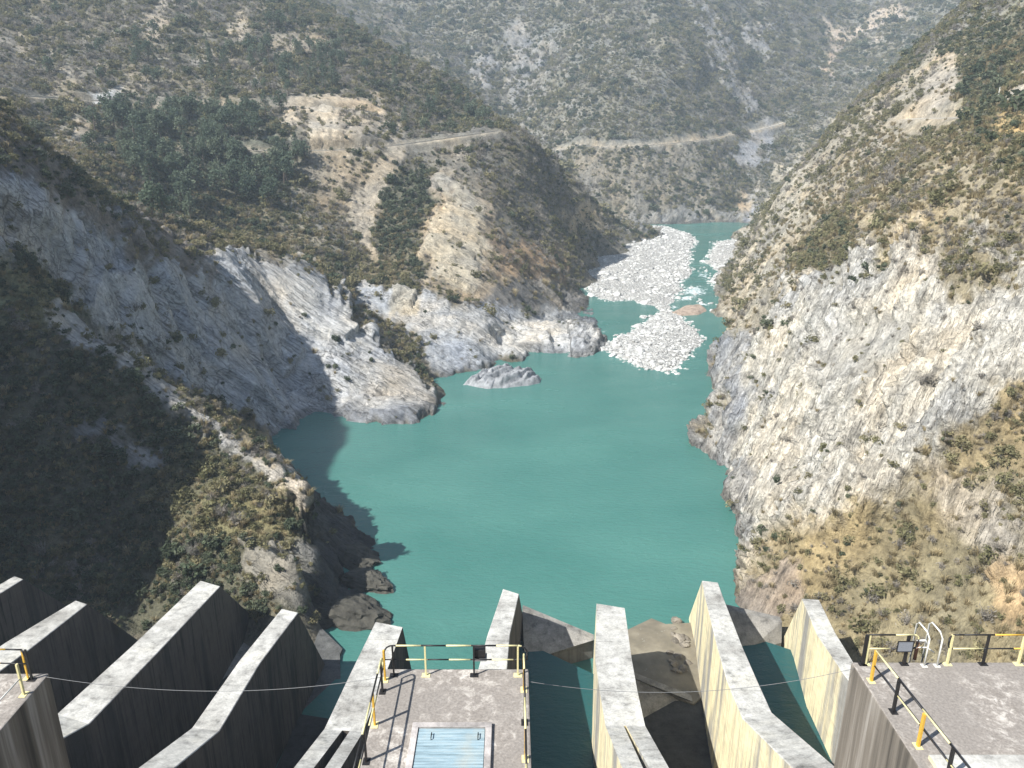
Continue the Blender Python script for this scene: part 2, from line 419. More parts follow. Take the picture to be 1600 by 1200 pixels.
# far mountain
for x, o in ((780, 60), (900, 0), (1000, -10), (1090, 20)):
    cp(2, (x, 352, 640+o*.3), (x, 300, 672+o), (x, 225, 725+o), (x, 150, 795+o), (x, 60, 885+o), (x, 0, 955+o), (x, -100, 1110+o), (x, -200, 1350+o))
cp(2, (840, 120, 890), (830, 60, 960), (700, 60, 960), (640, 20, 1020), (560, 0, 1060), (480, -20, 1000), (740, 120, 890), (600, -120, 1250), (760, -20, 1050), (800, 170, 850), (700, -100, 1180))
cp(2, (1060, 60, 860), (1110, 120, 850), (1150, 190, 830), (1170, 230, 800), (1160, 280, 745), (1150, 325, 690), (1140, 352, 650), (1120, 300, 690), (1200, 210, 850), (1180, 120, 930), (1160, 50, 990), (1240, 150, 940), (1300, 80, 1050), (1250, 30, 1080), (1200, 0, 1070), (1350, 0, 1150), (1290, 160, 900), (1450, -60, 1150), (1300, -100, 1250), (1500, -200, 1350))
# right bank: height as a function of the distance from the water's edge
FOOT = np.array([(20, 30), (60, 45.5), (80, 46), (92, 45), (101, 36), (108, 37), (120, 43.5), (147, 47), (160, 47), (171, 45.5), (182, 52), (190, 58), (200, 60), (215, 61), (233, 65), (245, 70), (256, 72), (265, 78), (274, 86), (295, 87), (340, 96), (395, 113), (430, 127), (490, 148), (575, 175), (640, 215), (750, 310), (900, 440)])
def gF(d): return np.interp(d, [-60, -8, 0, 8, 25, 60, 110, 250, 600], [-6, -4, 0, 13, 38, 70, 108, 190, 360])
def mF(Y): return np.interp(Y, [60, 100, 130, 300, 380, 420, 520, 640, 800], [.75, .8, 1, .95, 1.15, 1.25, 1.15, .75, .6])
for Y in (45, 60, 75, 90, 101, 110, 120, 133, 147, 160, 171, 182, 190, 202, 216, 233, 245, 256, 265, 274, 295, 318, 340, 368, 395, 430, 460, 490, 530, 575, 620):
    f = np.interp(Y, FOOT[:, 0], FOOT[:, 1])
    for d in (0, 6, 16, 32, 60, 105, 180, 330):
        if d == 0 and Y in (60, 75, 45): continue
        CTRL.append((f+d, Y, float(gF(d)*mF(Y)), 3))
CT = np.array([c[:3] for c in CTRL], float); CR = np.array([c[3] for c in CTRL])
def warp(X, Y): return 300*np.arctan(X/Y), 300*np.log(Y)
ca, cb = warp(CT[:, 0], CT[:, 1])
KW = CT[:, 2]/CT[:, 1]
def ker(a, b): return np.sqrt(((a[:, None]-ca)**2+(b[:, None]-cb)**2)+6.0)
A = ker(ca, cb); n_ = len(CT)
PM = np.stack([np.ones(n_), ca/300, cb/300], 1)
S = np.zeros((n_+3, n_+3)); S[:n_, :n_] = A-np.eye(n_)*0.15; S[:n_, n_:] = PM; S[n_:, :n_] = PM.T
W = np.linalg.solve(S, np.concatenate([KW, np.zeros(3)]))
def base_z(X, Y):
    sh = X.shape; X = X.ravel(); Y = Y.ravel(); out = np.empty(len(X))
    Wf = W.astype(np.float32); caf = ca.astype(np.float32); cbf = cb.astype(np.float32)
    a, b = warp(X, Y); a = a.astype(np.float32); b = b.astype(np.float32)
    for i in range(0, len(X), 40000):
        s = slice(i, i+40000)
        k = np.sqrt((a[s, None]-caf)**2+(b[s, None]-cbf)**2+np.float32(6))
        out[s] = k@Wf[:n_]+Wf[n_]+Wf[n_+1]*a[s]/300+Wf[n_+2]*b[s]/300
    return (out*Y).reshape(sh)

# ------------------------------------------------------------------ terrain grid
NC, NR = 960, 960
rc = np.concatenate([np.linspace(-3.2, -.95, 60, endpoint=False), np.linspace(-.95, .9, NC-90, endpoint=False), np.linspace(.9, 2.5, 30)])
ry = np.concatenate([np.linspace(12, 58, 40, endpoint=False), np.geomspace(58, 1500, NR-40)])
GX = rc[None, :]*ry[:, None]; GY = np.repeat(ry[:, None], NC, 1)
GZ = base_z(GX, GY)
# roads: benches cut into the hills
ROADS = {
 'upper_road': ([(22, 151, 0), (60, 152, 0), (150, 158, 0), (200, 163, 0), (300, 166, 0), (420, 168, 0), (520, 173, 0), (600, 181, 0)], 1.7),
 'lower_road': ([(112, 226, 0), (200, 229, 0), (300, 232, 0), (400, 236, 0), (500, 237, 0), (580, 232, 0), (640, 225, 0), (720, 213, 0), (790, 203, 0)], 1.5),
 'far_road': ([(860, 234, 0), (930, 231, 0), (1000, 229, 0), (1060, 224, 0), (1110, 216, 0), (1150, 208, 0)], 1.5),
 'mountain_road': ([(1170, 206, 0), (1200, 200, 0), (1230, 190, 0)], 2.2),
 'bank_road': ([(1405, 187, 0), (1440, 186, 0), (1480, 185.5, 0), (1515, 184, 0)], 2.0),
}
def seg_dist(X, Y, P):
    best = np.full(X.shape, 1e9); zz = np.zeros(X.shape)
    for a, b in zip(P[:-1], P[1:]):
        d = b[:2]-a[:2]; L = d@d
        t = np.clip(((X-a[0])*d[0]+(Y-a[1])*d[1])/L, 0, 1)
        q = np.hypot(X-(a[0]+t*d[0]), Y-(a[1]+t*d[1])); m = q < best
        best[m] = q[m]; zz[m] = (a[2]+t*(b[2]-a[2]))[m]
    return best, zz
def hit(px, py):
    """where the line of sight meets the terrain"""
    ys = np.geomspace(60, 1400, 1500); d = ray(px, py); t = ys/d[1]
    z = base_z(d[0]*t, ys); below = np.where(CAMZ+t*d[2] < z)[0]
    i = below[0] if len(below) else len(ys)-1
    return np.array([d[0]*t[i], ys[i], CAMZ+t[i]*d[2]])
cut = np.zeros(GX.shape); clear = np.zeros(GX.shape)
RP = {}
for nm, (pts, hw) in ROADS.items():
    P = np.array([hit(p[0], p[1]) if p[2] == 0 else aty(*p) for p in pts])
    # densify
    t = np.linspace(0, len(P)-1, (len(P)-1)*8+1); P = np.stack([np.interp(t, range(len(P)), P[:, k]) for k in range(3)], 1)
    P = np.stack([np.convolve(np.pad(P[:, k], 6, 'edge'), np.ones(13)/13, 'valid') for k in range(3)], 1)
    RP[nm] = (P, hw)
    sel = (np.abs(GX-P[:, 0].mean()) < np.ptp(P[:, 0])/2+30) & (np.abs(GY-P[:, 1].mean()) < np.ptp(P[:, 1])/2+30)
    dd, zz = seg_dist(GX[sel], GY[sel], P)
    k = 1-smooth(hw*1.25, hw*3.2, dd)
    GZ[sel] = GZ[sel]*(1-k)+(zz-.05)*k
    clear[sel] = np.maximum(clear[sel], 1-smooth(hw*3.2, hw*4.6, dd))
    cut[sel] = np.maximum(cut[sel], 1-smooth(hw*1.3, hw*2.6, dd))
PX, PY = proj(GX, GY, GZ)

far_ = np.clip(GY/220, .6, 4)
# ------------------------------------------------------------------ zones: what grows and shows where
wx = (fbm(GX*.06, GY*.06, GZ*.06, 4, .6)-.5); wy = (fbm(GX*.06+50, GY*.06, GZ*.06, 4, .6)-.5)
# kinds: 0 green shrub 1 olive shrub 2 dry shrub 3 grass tuft 4 broadleaf tree
base_c = np.zeros(GX.shape+(3,)); base_c[:] = (.18, .155, .11)
dens = np.full(GX.shape, .5); rock = np.full(GX.shape, .15); mixk = np.zeros(GX.shape+(5,)); mixk[:] = (.3, .35, .35, 0, 0)
strata = np.zeros(GX.shape)
wfine = (fbm(GX*.35/far_, GY*.35/far_, GZ*.35/far_, 3, .7)-.5)*2
def zone(poly, col=None, d=None, rk=None, mx=None, f=12, wob=40, st=None, alpha=1.0):
    P = np.array(poly, float)
    lo = P.min(0)-f-wob; hi = P.max(0)+f+wob
    sel = (PX > lo[0]) & (PX < hi[0]) & (PY > lo[1]) & (PY < hi[1])
    x = PX[sel]+wx[sel]*wob*1.6; y = PY[sel]+wy[sel]*wob*1.6
    ins = np.zeros(x.shape, bool); dist = np.full(x.shape, 1e9)
    for (x0, y0), (x1, y1) in zip(P, np.roll(P, -1, 0)):
        c = ((y0 > y) != (y1 > y)) & (x < (x1-x0)*(y-y0)/((y1-y0) if y1 != y0 else 1e-9)+x0); ins ^= c
        L = (x1-x0)**2+(y1-y0)**2; t = np.clip(((x-x0)*(x1-x0)+(y-y0)*(y1-y0))/L, 0, 1)
        dist = np.minimum(dist, np.hypot(x-x0-t*(x1-x0), y-y0-t*(y1-y0)))
    m = smooth(-f, f, np.where(ins, dist, -dist)+wfine[sel]*(f*1.7+5))*alpha
    def lerp(arr, v):
        a = arr[sel]; mm = m[:, None] if a.ndim == 2 else m
        arr[sel] = a*(1-mm)+np.asarray(v)*mm
    if col is not None: lerp(base_c, col)
    if d is not None: lerp(dens, d)
    if rk is not None: lerp(rock, rk)
    if mx is not None: lerp(mixk, mx)
    if st is not None: lerp(strata, st)
GREY = (.42, .425, .425); PALE = (.57, .55, .51); TAN = (.44, .35, .23); ORA = (.36, .22, .10)
# far mountain
zone([(440, -250), (1700, -250), (1700, 120), (1300, 190), (1200, 260), (1160, 345), (1000, 350), (900, 300), (800, 200), (700, 140)], (.18, .17, .132), 1.15, .1, (.33, .28, .39, 0, 0))
zone([(850, 235), (1130, 225), (1150, 300), (1090, 350), (990, 352), (920, 310)], (.23, .20, .145), .55, .55, (.35, .35, .3, 0, 0), st=.6)
zone([(980, 335), (1160, 325), (1160, 362), (970, 362)], (.26, .25, .225), .12, .9, st=.8, f=6, wob=12)
for g in ([(800, 30), (822, 20), (826, 120), (812, 185), (800, 185), (795, 120)], [(1085, 5), (1110, 0), (1150, 90), (1190, 170), (1170, 190), (1120, 100)],
          [(1170, 40), (1200, 30), (1205, 90), (1180, 90)], [(835, 60), (850, 60), (850, 150), (838, 180)], [(740, 70), (765, 60), (770, 130), (750, 150)]):
    zone(g, (.29, .275, .25), .45, .7, st=.6, f=7, wob=34)
zone([(1140, 240), (1200, 195), (1215, 215), (1190, 260), (1160, 270)], (.33, .33, .34), .04, .6, f=8)
zone([(1160, 330), (1180, 290), (1195, 330), (1190, 380), (1150, 380)], (.33, .33, .34), .0, .6, f=6, wob=10)
zone([(1155, 300), (1170, 298), (1168, 320), (1158, 330)], (.42, .31, .18), 0, .3, f=5, wob=8)
zone([(1290, 40), (1400, 0), (1420, 20), (1340, 60), (1285, 70)], (.42, .32, .22), .35, .2, f=8)
zone([(1310, 50), (1330, 40), (1300, 110), (1280, 130)], (.42, .30, .20), .2, .3, f=6)
# wooded hill
zone([(-80, -200), (450, -10), (800, 195), (830, 215), (640, 235), (600, 430), (350, 400), (120, 290), (-80, 160)], (.215, .19, .137), 1.0, .12, (.25, .29, .42, 0, .04))
zone([(380, 0), (460, 0), (640, 95), (790, 190), (700, 200), (560, 140), (430, 100)], (.15, .13, .095), .95, .1, (.5, .2, .22, 0, .08))
zone([(160, 180), (300, 175), (430, 185), (475, 260), (465, 350), (380, 370), (270, 340), (210, 275), (120, 215)], (.12, .12, .075), 1.1, .05, (.30, .12, .08, 0, .5), f=18)
zone([(300, 300), (460, 330), (480, 400), (540, 420), (400, 400), (300, 380)], (.15, .135, .085), 1.0, .05, (.45, .4, .12, 0, .03), f=18)
zone([(420, 70), (490, 40), (505, 90), (430, 95)], (.36, .28, .17), .25, .2, (.1, .4, .5, 0, 0), f=7)
zone([(470, 150), (520, 150), (600, 165), (635, 205), (620, 225), (480, 228), (440, 200), (455, 165)], TAN, .28, .4, (.3, .4, .3, 0, 0), f=9)
zone([(490, 178), (520, 176), (530, 222), (480, 222)], (.50, .42, .30), .02, .5, f=5, wob=14, st=.5)
zone([(100, 215), (160, 180), (170, 195), (130, 225)], TAN, .15, .3, f=7)
zone([(135, 150), (190, 148), (180, 160), (150, 165)], (.55, .54, .50), 0, .2, f=4, wob=8)
zone([(225, 20), (260, 0), (275, 50), (240, 70)], (.36, .29, .2), .3, .3, f=9)
zone([(480, 250), (600, 240), (560, 330), (480, 330)], (.29, .22, .135), .5, .2, (.25, .4, .35, 0, 0), f=14)
zone([(618, 228), (642, 228), (630, 262), (595, 330), (580, 370), (605, 410), (585, 415), (545, 350), (560, 310), (600, 260)], (.40, .33, .23), .02, .55, f=7, wob=16, st=.3)
zone([(620, 262), (680, 255), (692, 300), (668, 360), (655, 440), (600, 440), (588, 360), (600, 310)], (.10, .10, .055), 1.15, .05, (.85, .12, .03, 0, 0), f=6, wob=14)
zone([(560, 400), (620, 405), (650, 440), (600, 452), (540, 435)], (.17, .145, .09), .9, .1, (.4, .4, .2, 0, 0), f=10)
for g in ([(60, 130), (130, 100), (150, 125), (80, 150)], [(300, 70), (330, 60), (345, 120), (310, 130)], [(470, 270), (560, 250), (545, 300), (480, 310)], [(360, 20), (400, 10), (395, 60), (365, 60)], [(0, 60), (40, 40), (50, 90), (10, 110)], [(180, 110), (215, 100), (220, 140), (190, 150)], [(530, 240), (600, 236), (590, 262), (540, 262)]):
    zone(g, (.34, .28, .19), .28, .25, (.1, .4, .5, 0, 0), f=12, alpha=.75)
# spur
zone([(690, 215), (840, 215), (910, 290), (985, 350), (930, 385), (860, 340), (790, 290), (720, 250)], (.19, .165, .125), .95, .1, (.27, .26, .47, 0, 0), f=12)
zone([(685, 270), (760, 290), (800, 370), (880, 430), (860, 480), (740, 470), (655, 440), (660, 360)], (.41, .31, .19), .28, .45, (.2, .4, .4, 0, 0), f=9, st=.4)
zone([(700, 275), (745, 290), (760, 420), (700, 460), (660, 430), (680, 330)], (.47, .40, .28), .06, .7, f=9, st=.6)
zone([(760, 340), (870, 400), (880, 450), (800, 450), (760, 420)], (.34, .215, .105), .35, .3, (.05, .35, .6, 0, 0), f=14)
zone([(880, 330), (930, 320), (935, 350), (880, 365)], (.42, .31, .15), .25, .1, f=8)
zone([(780, 430), (830, 440), (920, 470), (900, 500), (800, 500), (760, 470)], (.24, .215, .18), .2, .7, f=9, st=.5)
# shore rocks in the middle
zone([(560, 440), (640, 450), (760, 480), (940, 500), (950, 560), (780, 560), (690, 600), (640, 520), (560, 470)], GREY, .03, .9, st=.4, f=8, wob=16)
zone([(760, 490), (930, 520), (940, 560), (800, 556), (765, 530)], PALE, .02, .9, st=.7, f=8, wob=16)
zone([(610, 450), (660, 450), (650, 490), (610, 490)], (.45, .41, .33), .0, .7, f=6, wob=12, st=.6)
# left cliff
zone([(-80, 180), (60, 240), (200, 345), (310, 400), (480, 410), (600, 540), (690, 630), (640, 670), (420, 685), (300, 615), (150, 530), (60, 470), (-80, 360)], (.44, .44, .435), .04, 1.0, (.3, .4, .3, 0, 0), st=1.0, f=10, wob=22)
zone([(-80, 170), (60, 235), (180, 335), (310, 398), (320, 430), (200, 400), (100, 330), (-80, 260)], (.23, .195, .16), .45, .5, (.45, .3, .25, 0, 0), f=12, st=.4)
zone([(400, 398), (480, 405), (500, 440), (400, 420)], (.33, .31, .27), .3, .7, f=8, st=.3)
zone([(430, 430), (510, 450), (600, 540), (560, 560), (480, 500), (420, 460)], PALE, .03, .9, f=10, st=1.0)
zone([(540, 560), (600, 560), (680, 620), (640, 660), (540, 650)], (.40, .39, .37), .02, 1.0, f=8, st=1.0)
# left near slope
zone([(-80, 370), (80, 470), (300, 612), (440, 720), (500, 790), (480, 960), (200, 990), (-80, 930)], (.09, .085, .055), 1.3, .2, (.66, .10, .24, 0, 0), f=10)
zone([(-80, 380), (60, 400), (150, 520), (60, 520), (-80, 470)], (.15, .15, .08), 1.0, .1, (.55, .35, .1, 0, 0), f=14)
zone([(80, 480), (150, 520), (300, 610), (440, 720), (485, 785), (470, 800), (390, 720), (270, 640), (150, 560), (80, 510)], (.46, .43, .38), .22, .7, (.1, .3, .6, 0, 0), f=8, wob=30, st=.7)
zone([(260, 590), (330, 610), (430, 700), (420, 730), (330, 660)], (.27, .215, .13), .8, .2, (.05, .35, .6, 0, 0), f=10)
zone([(250, 700), (330, 690), (440, 780), (470, 850), (400, 850), (300, 840), (230, 780)], (.15, .135, .07), 1.1, .15, (.25, .6, .15, 0, 0), f=14)
zone([(180, 680), (260, 700), (260, 740), (180, 720)], (.26, .255, .24), .75, .5, f=10)
zone([(120, 660), (180, 660), (180, 690), (130, 690)], (.26, .255, .24), .75, .5, f=10)
zone([(370, 850), (470, 840), (490, 900), (470, 960), (400, 940), (360, 890)], (.25, .235, .20), .12, .9, (.3, .5, .2, 0, 0), f=10, st=.5)
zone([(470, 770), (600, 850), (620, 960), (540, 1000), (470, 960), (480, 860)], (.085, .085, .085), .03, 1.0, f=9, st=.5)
# right bank
zone([(1120, 480), (1190, 290), (1300, 180), (1500, 60), (1750, -80), (1750, 1250), (1100, 1250), (1160, 880), (1090, 690), (1150, 560)], (.30, .255, .165), .45, .4, (.2, .45, .35, 0, 0), f=8)
zone([(1210, 290), (1300, 190), (1500, 60), (1750, -80), (1750, 420), (1500, 380), (1400, 330), (1330, 420), (1230, 480)], (.34, .285, .19), .52, .3, (.10, .42, .48, 0, 0), f=22)
zone([(1480, 80), (1750, -80), (1750, 300), (1540, 240)], (.16, .15, .08), 1.0, .1, (.6, .35, .05, 0, 0), f=16)
zone([(1240, 400), (1330, 320), (1350, 400), (1300, 480), (1210, 500)], (.20, .17, .10), .95, .1, (.4, .5, .1, 0, 0), f=12)
zone([(1470, 90), (1510, 80), (1490, 130), (1450, 170), (1420, 180)], (.42, .35, .25), .1, .4, f=7)
zone([(1560, 160), (1640, 80), (1680, 170), (1570, 170)], (.52, .46, .36), .02, .6, f=6)
zone([(1560, 190), (1700, 150), (1700, 210), (1550, 235)], (.45, .32, .15), .15, .1, f=8)
CREAM = (.58, .54, .46)
zone([(1100, 690), (1160, 560), (1130, 470), (1200, 420), (1330, 440), (1420, 390), (1500, 400), (1560, 380), (1700, 450), (1700, 530), (1560, 620), (1450, 700), (1380, 780), (1200, 850), (1160, 900), (1120, 760)], CREAM, .055, .9, (.15, .35, .5, 0, 0), st=1.0, f=30, wob=70)
zone([(1120, 470), (1200, 400), (1240, 470), (1200, 540), (1150, 530)], (.38, .33, .24), .25, .7, f=9, st=.8)
zone([(1135, 470), (1165, 465), (1160, 515), (1145, 510)], (.22, .15, .08), .1, .6, f=5, wob=10)
zone([(1270, 540), (1450, 480), (1440, 560), (1280, 610)], (.44, .41, .35), .04, .5, f=16, st=.2)
zone([(1480, 380), (1600, 420), (1590, 480), (1500, 470)], (.30, .25, .16), .5, .3, (.15, .45, .4, 0, 0), f=14)
zone([(1560, 600), (1480, 680), (1500, 740), (1700, 760), (1700, 560)], (.30, .23, .125), .6, .2, (.2, .45, .35, 0, 0), f=12)
zone([(1450, 740), (1550, 770), (1600, 850), (1550, 900), (1450, 800)], (.46, .40, .31), .2, .7, f=30, st=.7)
zone([(1220, 860), (1330, 780), (1450, 790), (1560, 900), (1750, 960), (1750, 1250), (1190, 1250), (1160, 950)], (.235, .195, .115), .36, .1, (.015, .55, .43, 0, 0), f=18, wob=36)
zone([(1530, 900), (1700, 850), (1700, 1000), (1560, 980)], (.37, .27, .155), .4, .2, f=14)
zone([(1140, 920), (1230, 880), (1260, 940), (1200, 970), (1140, 960)], (.31, .26, .21), .08, .6, f=8)
zone([(1090, 690), (1130, 640), (1180, 620), (1160, 690), (1200, 780), (1180, 860), (1150, 850), (1110, 740)], (.40, .39, .37), .03, 1.0, f=10, st=1.0)
zone([(1120, 540), (1180, 530), (1170, 600), (1140, 640), (1120, 590)], (.40, .39, .37), .02, 1.0, f=9, st=1.0)
# the hills across the water are dry and greyish
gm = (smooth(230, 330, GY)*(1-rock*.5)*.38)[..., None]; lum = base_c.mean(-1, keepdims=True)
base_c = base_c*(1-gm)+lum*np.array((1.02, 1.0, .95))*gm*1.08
zone([(1128, 450), (1190, 300), (1245, 245), (1275, 330), (1225, 430), (1190, 520), (1150, 520)], (.42, .38, .30), .3, .6, (.1, .4, .5, 0, 0), f=14, st=.6, alpha=.8)
# road cuttings
k = cut*(.55+.45*(fbm(GX*.1, GY*.1, GZ*.1, 3) > .45))
base_c = base_c*(1-k[..., None])+np.array((.42, .36, .27))*k[..., None]; dens *= (1-np.clip(k*1.3, 0, 1))*(1-.85*clear*(1-smooth(.15, .3, mixk[..., 4])))
# bare soil shows pale between thickets, ground under thickets is darker green-brown
clump = smooth(.34, .56, fbm(GX*.10/np.sqrt(far_), GY*.10/np.sqrt(far_), GZ*.06, 3, .6))
kk = (1-np.clip(rock*1.4, 0, 1))*np.clip(dens*1.3, 0, 1)*(1-cut)
base_c = base_c*(1+(.35*(1-clump)*kk*np.where(GY > 620, .35, 1))[..., None]); kk = kk*clump*.55
base_c = base_c*(1-kk[..., None])+np.array((.15, .14, .095))*kk[..., None]
# banks just over the water line stay bare; a damp line at its foot
shore = 1-smooth(.6, 3.5, GZ)
inriver = GZ < 6
dens *= 1-.95*shore
base_c *= (1-.45*(1-smooth(.1, 1.0, GZ)))[..., None]

# ------------------------------------------------------------------ relief: bedded rock, gullies, lumps
def frame(l):
    l = np.array(l, float); l /= np.linalg.norm(l); a = np.cross(l, (0, 0, 1.)); a /= np.linalg.norm(a); b = np.cross(l, a); return l, a, b
lx = GX < 20
nX, nY = np.gradient(GZ)      # slope along the grid
dYdr = np.gradient(GY, axis=0); dXdc = np.gradient(GX, axis=1); dXdr = np.gradient(GX, axis=0)
zx = nY/dXdc; zy = (nX-zx*dXdr)/dYdr
nl = np.sqrt(zx**2+zy**2+1); NX, NY_, NZ = -zx/nl, -zy/nl, 1/nl
D = np.zeros(GX.shape)
far = np.clip(GY/220, .6, 4)
for side, l in ((True, (.82, -.2, -.53)), (False, (.50, .45, .74))):
    m = (lx == side) & (strata > .02)
    l, a, b = frame(l)
    P = np.stack([GX[m], GY[m], GZ[m]], 1); pl, pa, pb = P@l, P@a, P@b
    w = fbm(P[:, 0]*.04, P[:, 1]*.04, P[:, 2]*.04, 3)*(4 if side else 6)
    s = (pa*.8+pb*.6+w)/3.2
    saw = s-np.floor(s); led = np.where(saw < .82, saw/.82, (1-saw)/.18)
    s2 = (pa*.5-pb*.8+w*1.7)/8.5; saw2 = s2-np.floor(s2); led2 = np.where(saw2 < .85, saw2/.85, (1-saw2)/.15)
    amp = .45+1.1*vn(pl*.06, pa*.06, pb*.06)
    r_ = 1.0 if side else .8
    Pb = np.stack([pl, pa+w, pb+w*.6], 1)
    if side:
        rel = 2.3*blocks(Pb, (48, 11, 11), 1)+.45*blocks(Pb, (20, 4, 4), 2)+led2*2.4*amp+led*.7*amp+.7*(ridged(pl*.05, pa*.5, pb*.5, 3)-.5)
    else:
        rel = 4.5*(ridged(pl*.012, pa*.06, pb*.06, 3)-.5)+1.3*blocks(Pb, (16, 5, 5), 3)+.7*blocks(Pb, (6, 1.8, 1.8), 4)+led*.5*amp+led2*1.1*amp+1.6*(ridged(pl*.02, pa*.16, pb*.16, 3)-.5)+1.0*(ridged(pl*.05, pa*.5, pb*.5, 3)-.5)
    D[m] += strata[m]*rel*(.9+.1*far[m])
D += (fbm(GX*.022/far, GY*.022/far, GZ*.022/far, 4, .55)-.5)*7*far*smooth(0, 8, GZ)*(1-.75*strata)
D += (ridged(GX*.05/far, GY*.05/far, GZ*.015, 3)-.55)*-2.6*far*(1+.8*(GY > 620))*smooth(2, 12, GZ)*(1-strata*.85)
D += (fbm(GX*.25, GY*.25, GZ*.25, 3, .6)-.5)*1.5*np.clip(rock+.25, 0, 1)*np.where(lx, 1-.6*strata, 1)
D += (fbm(GX*.9, GY*.9, GZ*.9, 2, .6)-.5)*1.3*np.clip(rock+.1, 0, 1)*np.where(lx, 1-.6*strata, 1)
D = np.where(lx & (GY < 300), 3.2*np.tanh(D/3.2), D)
D *= (1-cut)*smooth(-3, .8, GZ)
# keep the spillway walls clear of the ground
keep = smooth(97, 103, GY)+smooth(44, 47, GX)+smooth(82, 85, -GX); D *= np.clip(keep, 0, 1)
TX, TY, TZ = GX+NX*D, GY+NY_*D, GZ+NZ*D
BED = np.empty(GX.shape+(3,))
for side, l in ((True, (.82, -.2, -.53)), (False, (.50, .45, .74))):
    m = lx == side; l, a, b = frame(l); P = np.stack([TX[m], TY[m], TZ[m]], 1)
    BED[m] = np.stack([P@l, P@a, P@b], 1)
BED = BED.reshape(-1, 3)
# split into plainly named pieces of ground by nearest surveyed region
sub = (slice(None, None, 6), slice(None, None, 6))
ga, gb = warp(GX[sub], GY[sub])
near = np.empty(ga.shape, int); fa, fb = ga.ravel(), gb.ravel(); nn = near.ravel()
for i in range(0, len(fa), 4000):
    nn[i:i+4000] = CR[((fa[i:i+4000, None]-ca)**2+(fb[i:i+4000, None]-cb)**2).argmin(1)]
reg = np.repeat(np.repeat(nn.reshape(ga.shape), 6, 0), 6, 1)[:NR, :NC]
idx = np.arange(NR*NC).reshape(NR, NC)
quads = np.stack([idx[:-1, :-1], idx[:-1, 1:], idx[1:, 1:], idx[1:, :-1]], -1)
TV = np.stack([TX, TY, TZ], -1).reshape(-1, 3)
BC = base_c.reshape(-1, 3); RK = rock.ravel()
def ground_piece(name, mask):
    q = quads[mask]; u, inv = np.unique(q.ravel(), return_inverse=True)
    o = mesh_np(name, TV[u], inv.reshape(-1, 4), M['terrain'], smooth_=True)
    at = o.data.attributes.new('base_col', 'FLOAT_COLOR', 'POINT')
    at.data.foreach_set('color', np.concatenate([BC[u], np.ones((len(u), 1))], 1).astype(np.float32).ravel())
    at = o.data.attributes.new('rockiness', 'FLOAT', 'POINT'); at.data.foreach_set('value', RK[u].astype(np.float32))
    at = o.data.attributes.new('joints', 'FLOAT', 'POINT'); at.data.foreach_set('value', smooth(30, 10, TV[u][:, 0]).astype(np.float32))
    at = o.data.attributes.new('bed', 'FLOAT_VECTOR', 'POINT'); at.data.foreach_set('vector', BED[u].astype(np.float32).ravel())
    return tag(o, kind='structure')
rq = reg[:-1, :-1]
deep = np.maximum.reduce([TZ[:-1, :-1], TZ[1:, :-1], TZ[1:, 1:], TZ[:-1, 1:]]) < -3.0
for i, nm in enumerate(('riverbank', 'hill', 'mountain', 'rocky_slope', 'river_bed')):
    ground_piece(nm, (rq == i) & ~(deep & (i != 4)))

# road surfaces
def mat_road():
    t = NT('dusty_road'); n = t.noise(t.pos(), .6, 5, .6)
    t.base(t.ramp(n, [(.3, (.34, .31, .26)), (.7, (.50, .47, .41))])); t.set(.95, 0, .1); return t.m
M['road'] = mat_road()
for nm, (P, hw) in RP.items():
    n = len(P); d = np.gradient(P[:, :2], axis=0); d /= np.linalg.norm(d, axis=1)[:, None]; nr = np.stack([d[:, 1], -d[:, 0]], 1)
    if nr[:, 1].mean() > 0: nr = -nr            # valley side first
    w = hw*.95
    rows = [np.c_[P[:, :2]+nr*w*1.02, P[:, 2]-2.2], np.c_[P[:, :2]+nr*w, P[:, 2]+.45], np.c_[P[:, :2]+nr*(w-.35), P[:, 2]+.45], np.c_[P[:, :2]+nr*(w-.35), P[:, 2]+.12], np.c_[P[:, :2]-nr*w, P[:, 2]+.12], np.c_[P[:, :2]-nr*w*1.02, P[:, 2]-.6]]
    V = np.concatenate(rows); F = [(r*n+i, r*n+i+1, (r+1)*n+i+1, (r+1)*n+i) for r in range(5) for i in range(n-1)]
    tag(mesh_np('road', V, np.array(F), M['road']), kind='structure')

# ------------------------------------------------------------------ water
gx = np.linspace(-110, 330, 300); gy = np.geomspace(48, 760, 420)
WX, WY = np.meshgrid(gx, gy)
wpx, wpy = proj(WX, WY, np.zeros_like(WX))
foam = np.zeros(WX.shape)
def blob(cx, cy, rx, ry, a, ang=0):
    global foam
    c, s = math.cos(R(ang)), math.sin(R(ang)); x, y = wpx-cx, wpy-cy
    q = ((x*c+y*s)/rx)**2+((-x*s+y*c)/ry)**2
    foam = np.maximum(foam, a*np.exp(-q))
for b in ((1085, 455, 38, 16, .62), (1100, 430, 20, 14, .55), (1072, 466, 20, 6, .68), (1110, 410, 14, 14, .42), (1095, 385, 14, 10, .32), (1055, 480, 16, 7, .55), (1100, 475, 20, 5, .6),
          (570, 990, 45, 30, .33, -40), (600, 935, 22, 14, .38), (740, 960, 60, 40, .27), (545, 1060, 30, 40, .34), (860, 940, 12, 5, .42), (940, 502, 14, 5, .5, -10), (945, 518, 12, 3, .5, -10), (900, 905, 120, 60, .2)):
    blob(*b)
ii = np.arange(WX.size).reshape(WX.shape)
F = np.stack([ii[:-1, :-1], ii[:-1, 1:], ii[1:, 1:], ii[1:, :-1]], -1).reshape(-1, 4)
wo = mesh_np('water', np.stack([WX, WY, np.zeros_like(WX)], -1).reshape(-1, 3), F, M['water'], smooth_=True)
at = wo.data.attributes.new('foam', 'FLOAT', 'POINT'); at.data.foreach_set('value', foam.astype(np.float32).ravel())
tag(wo, kind='structure')
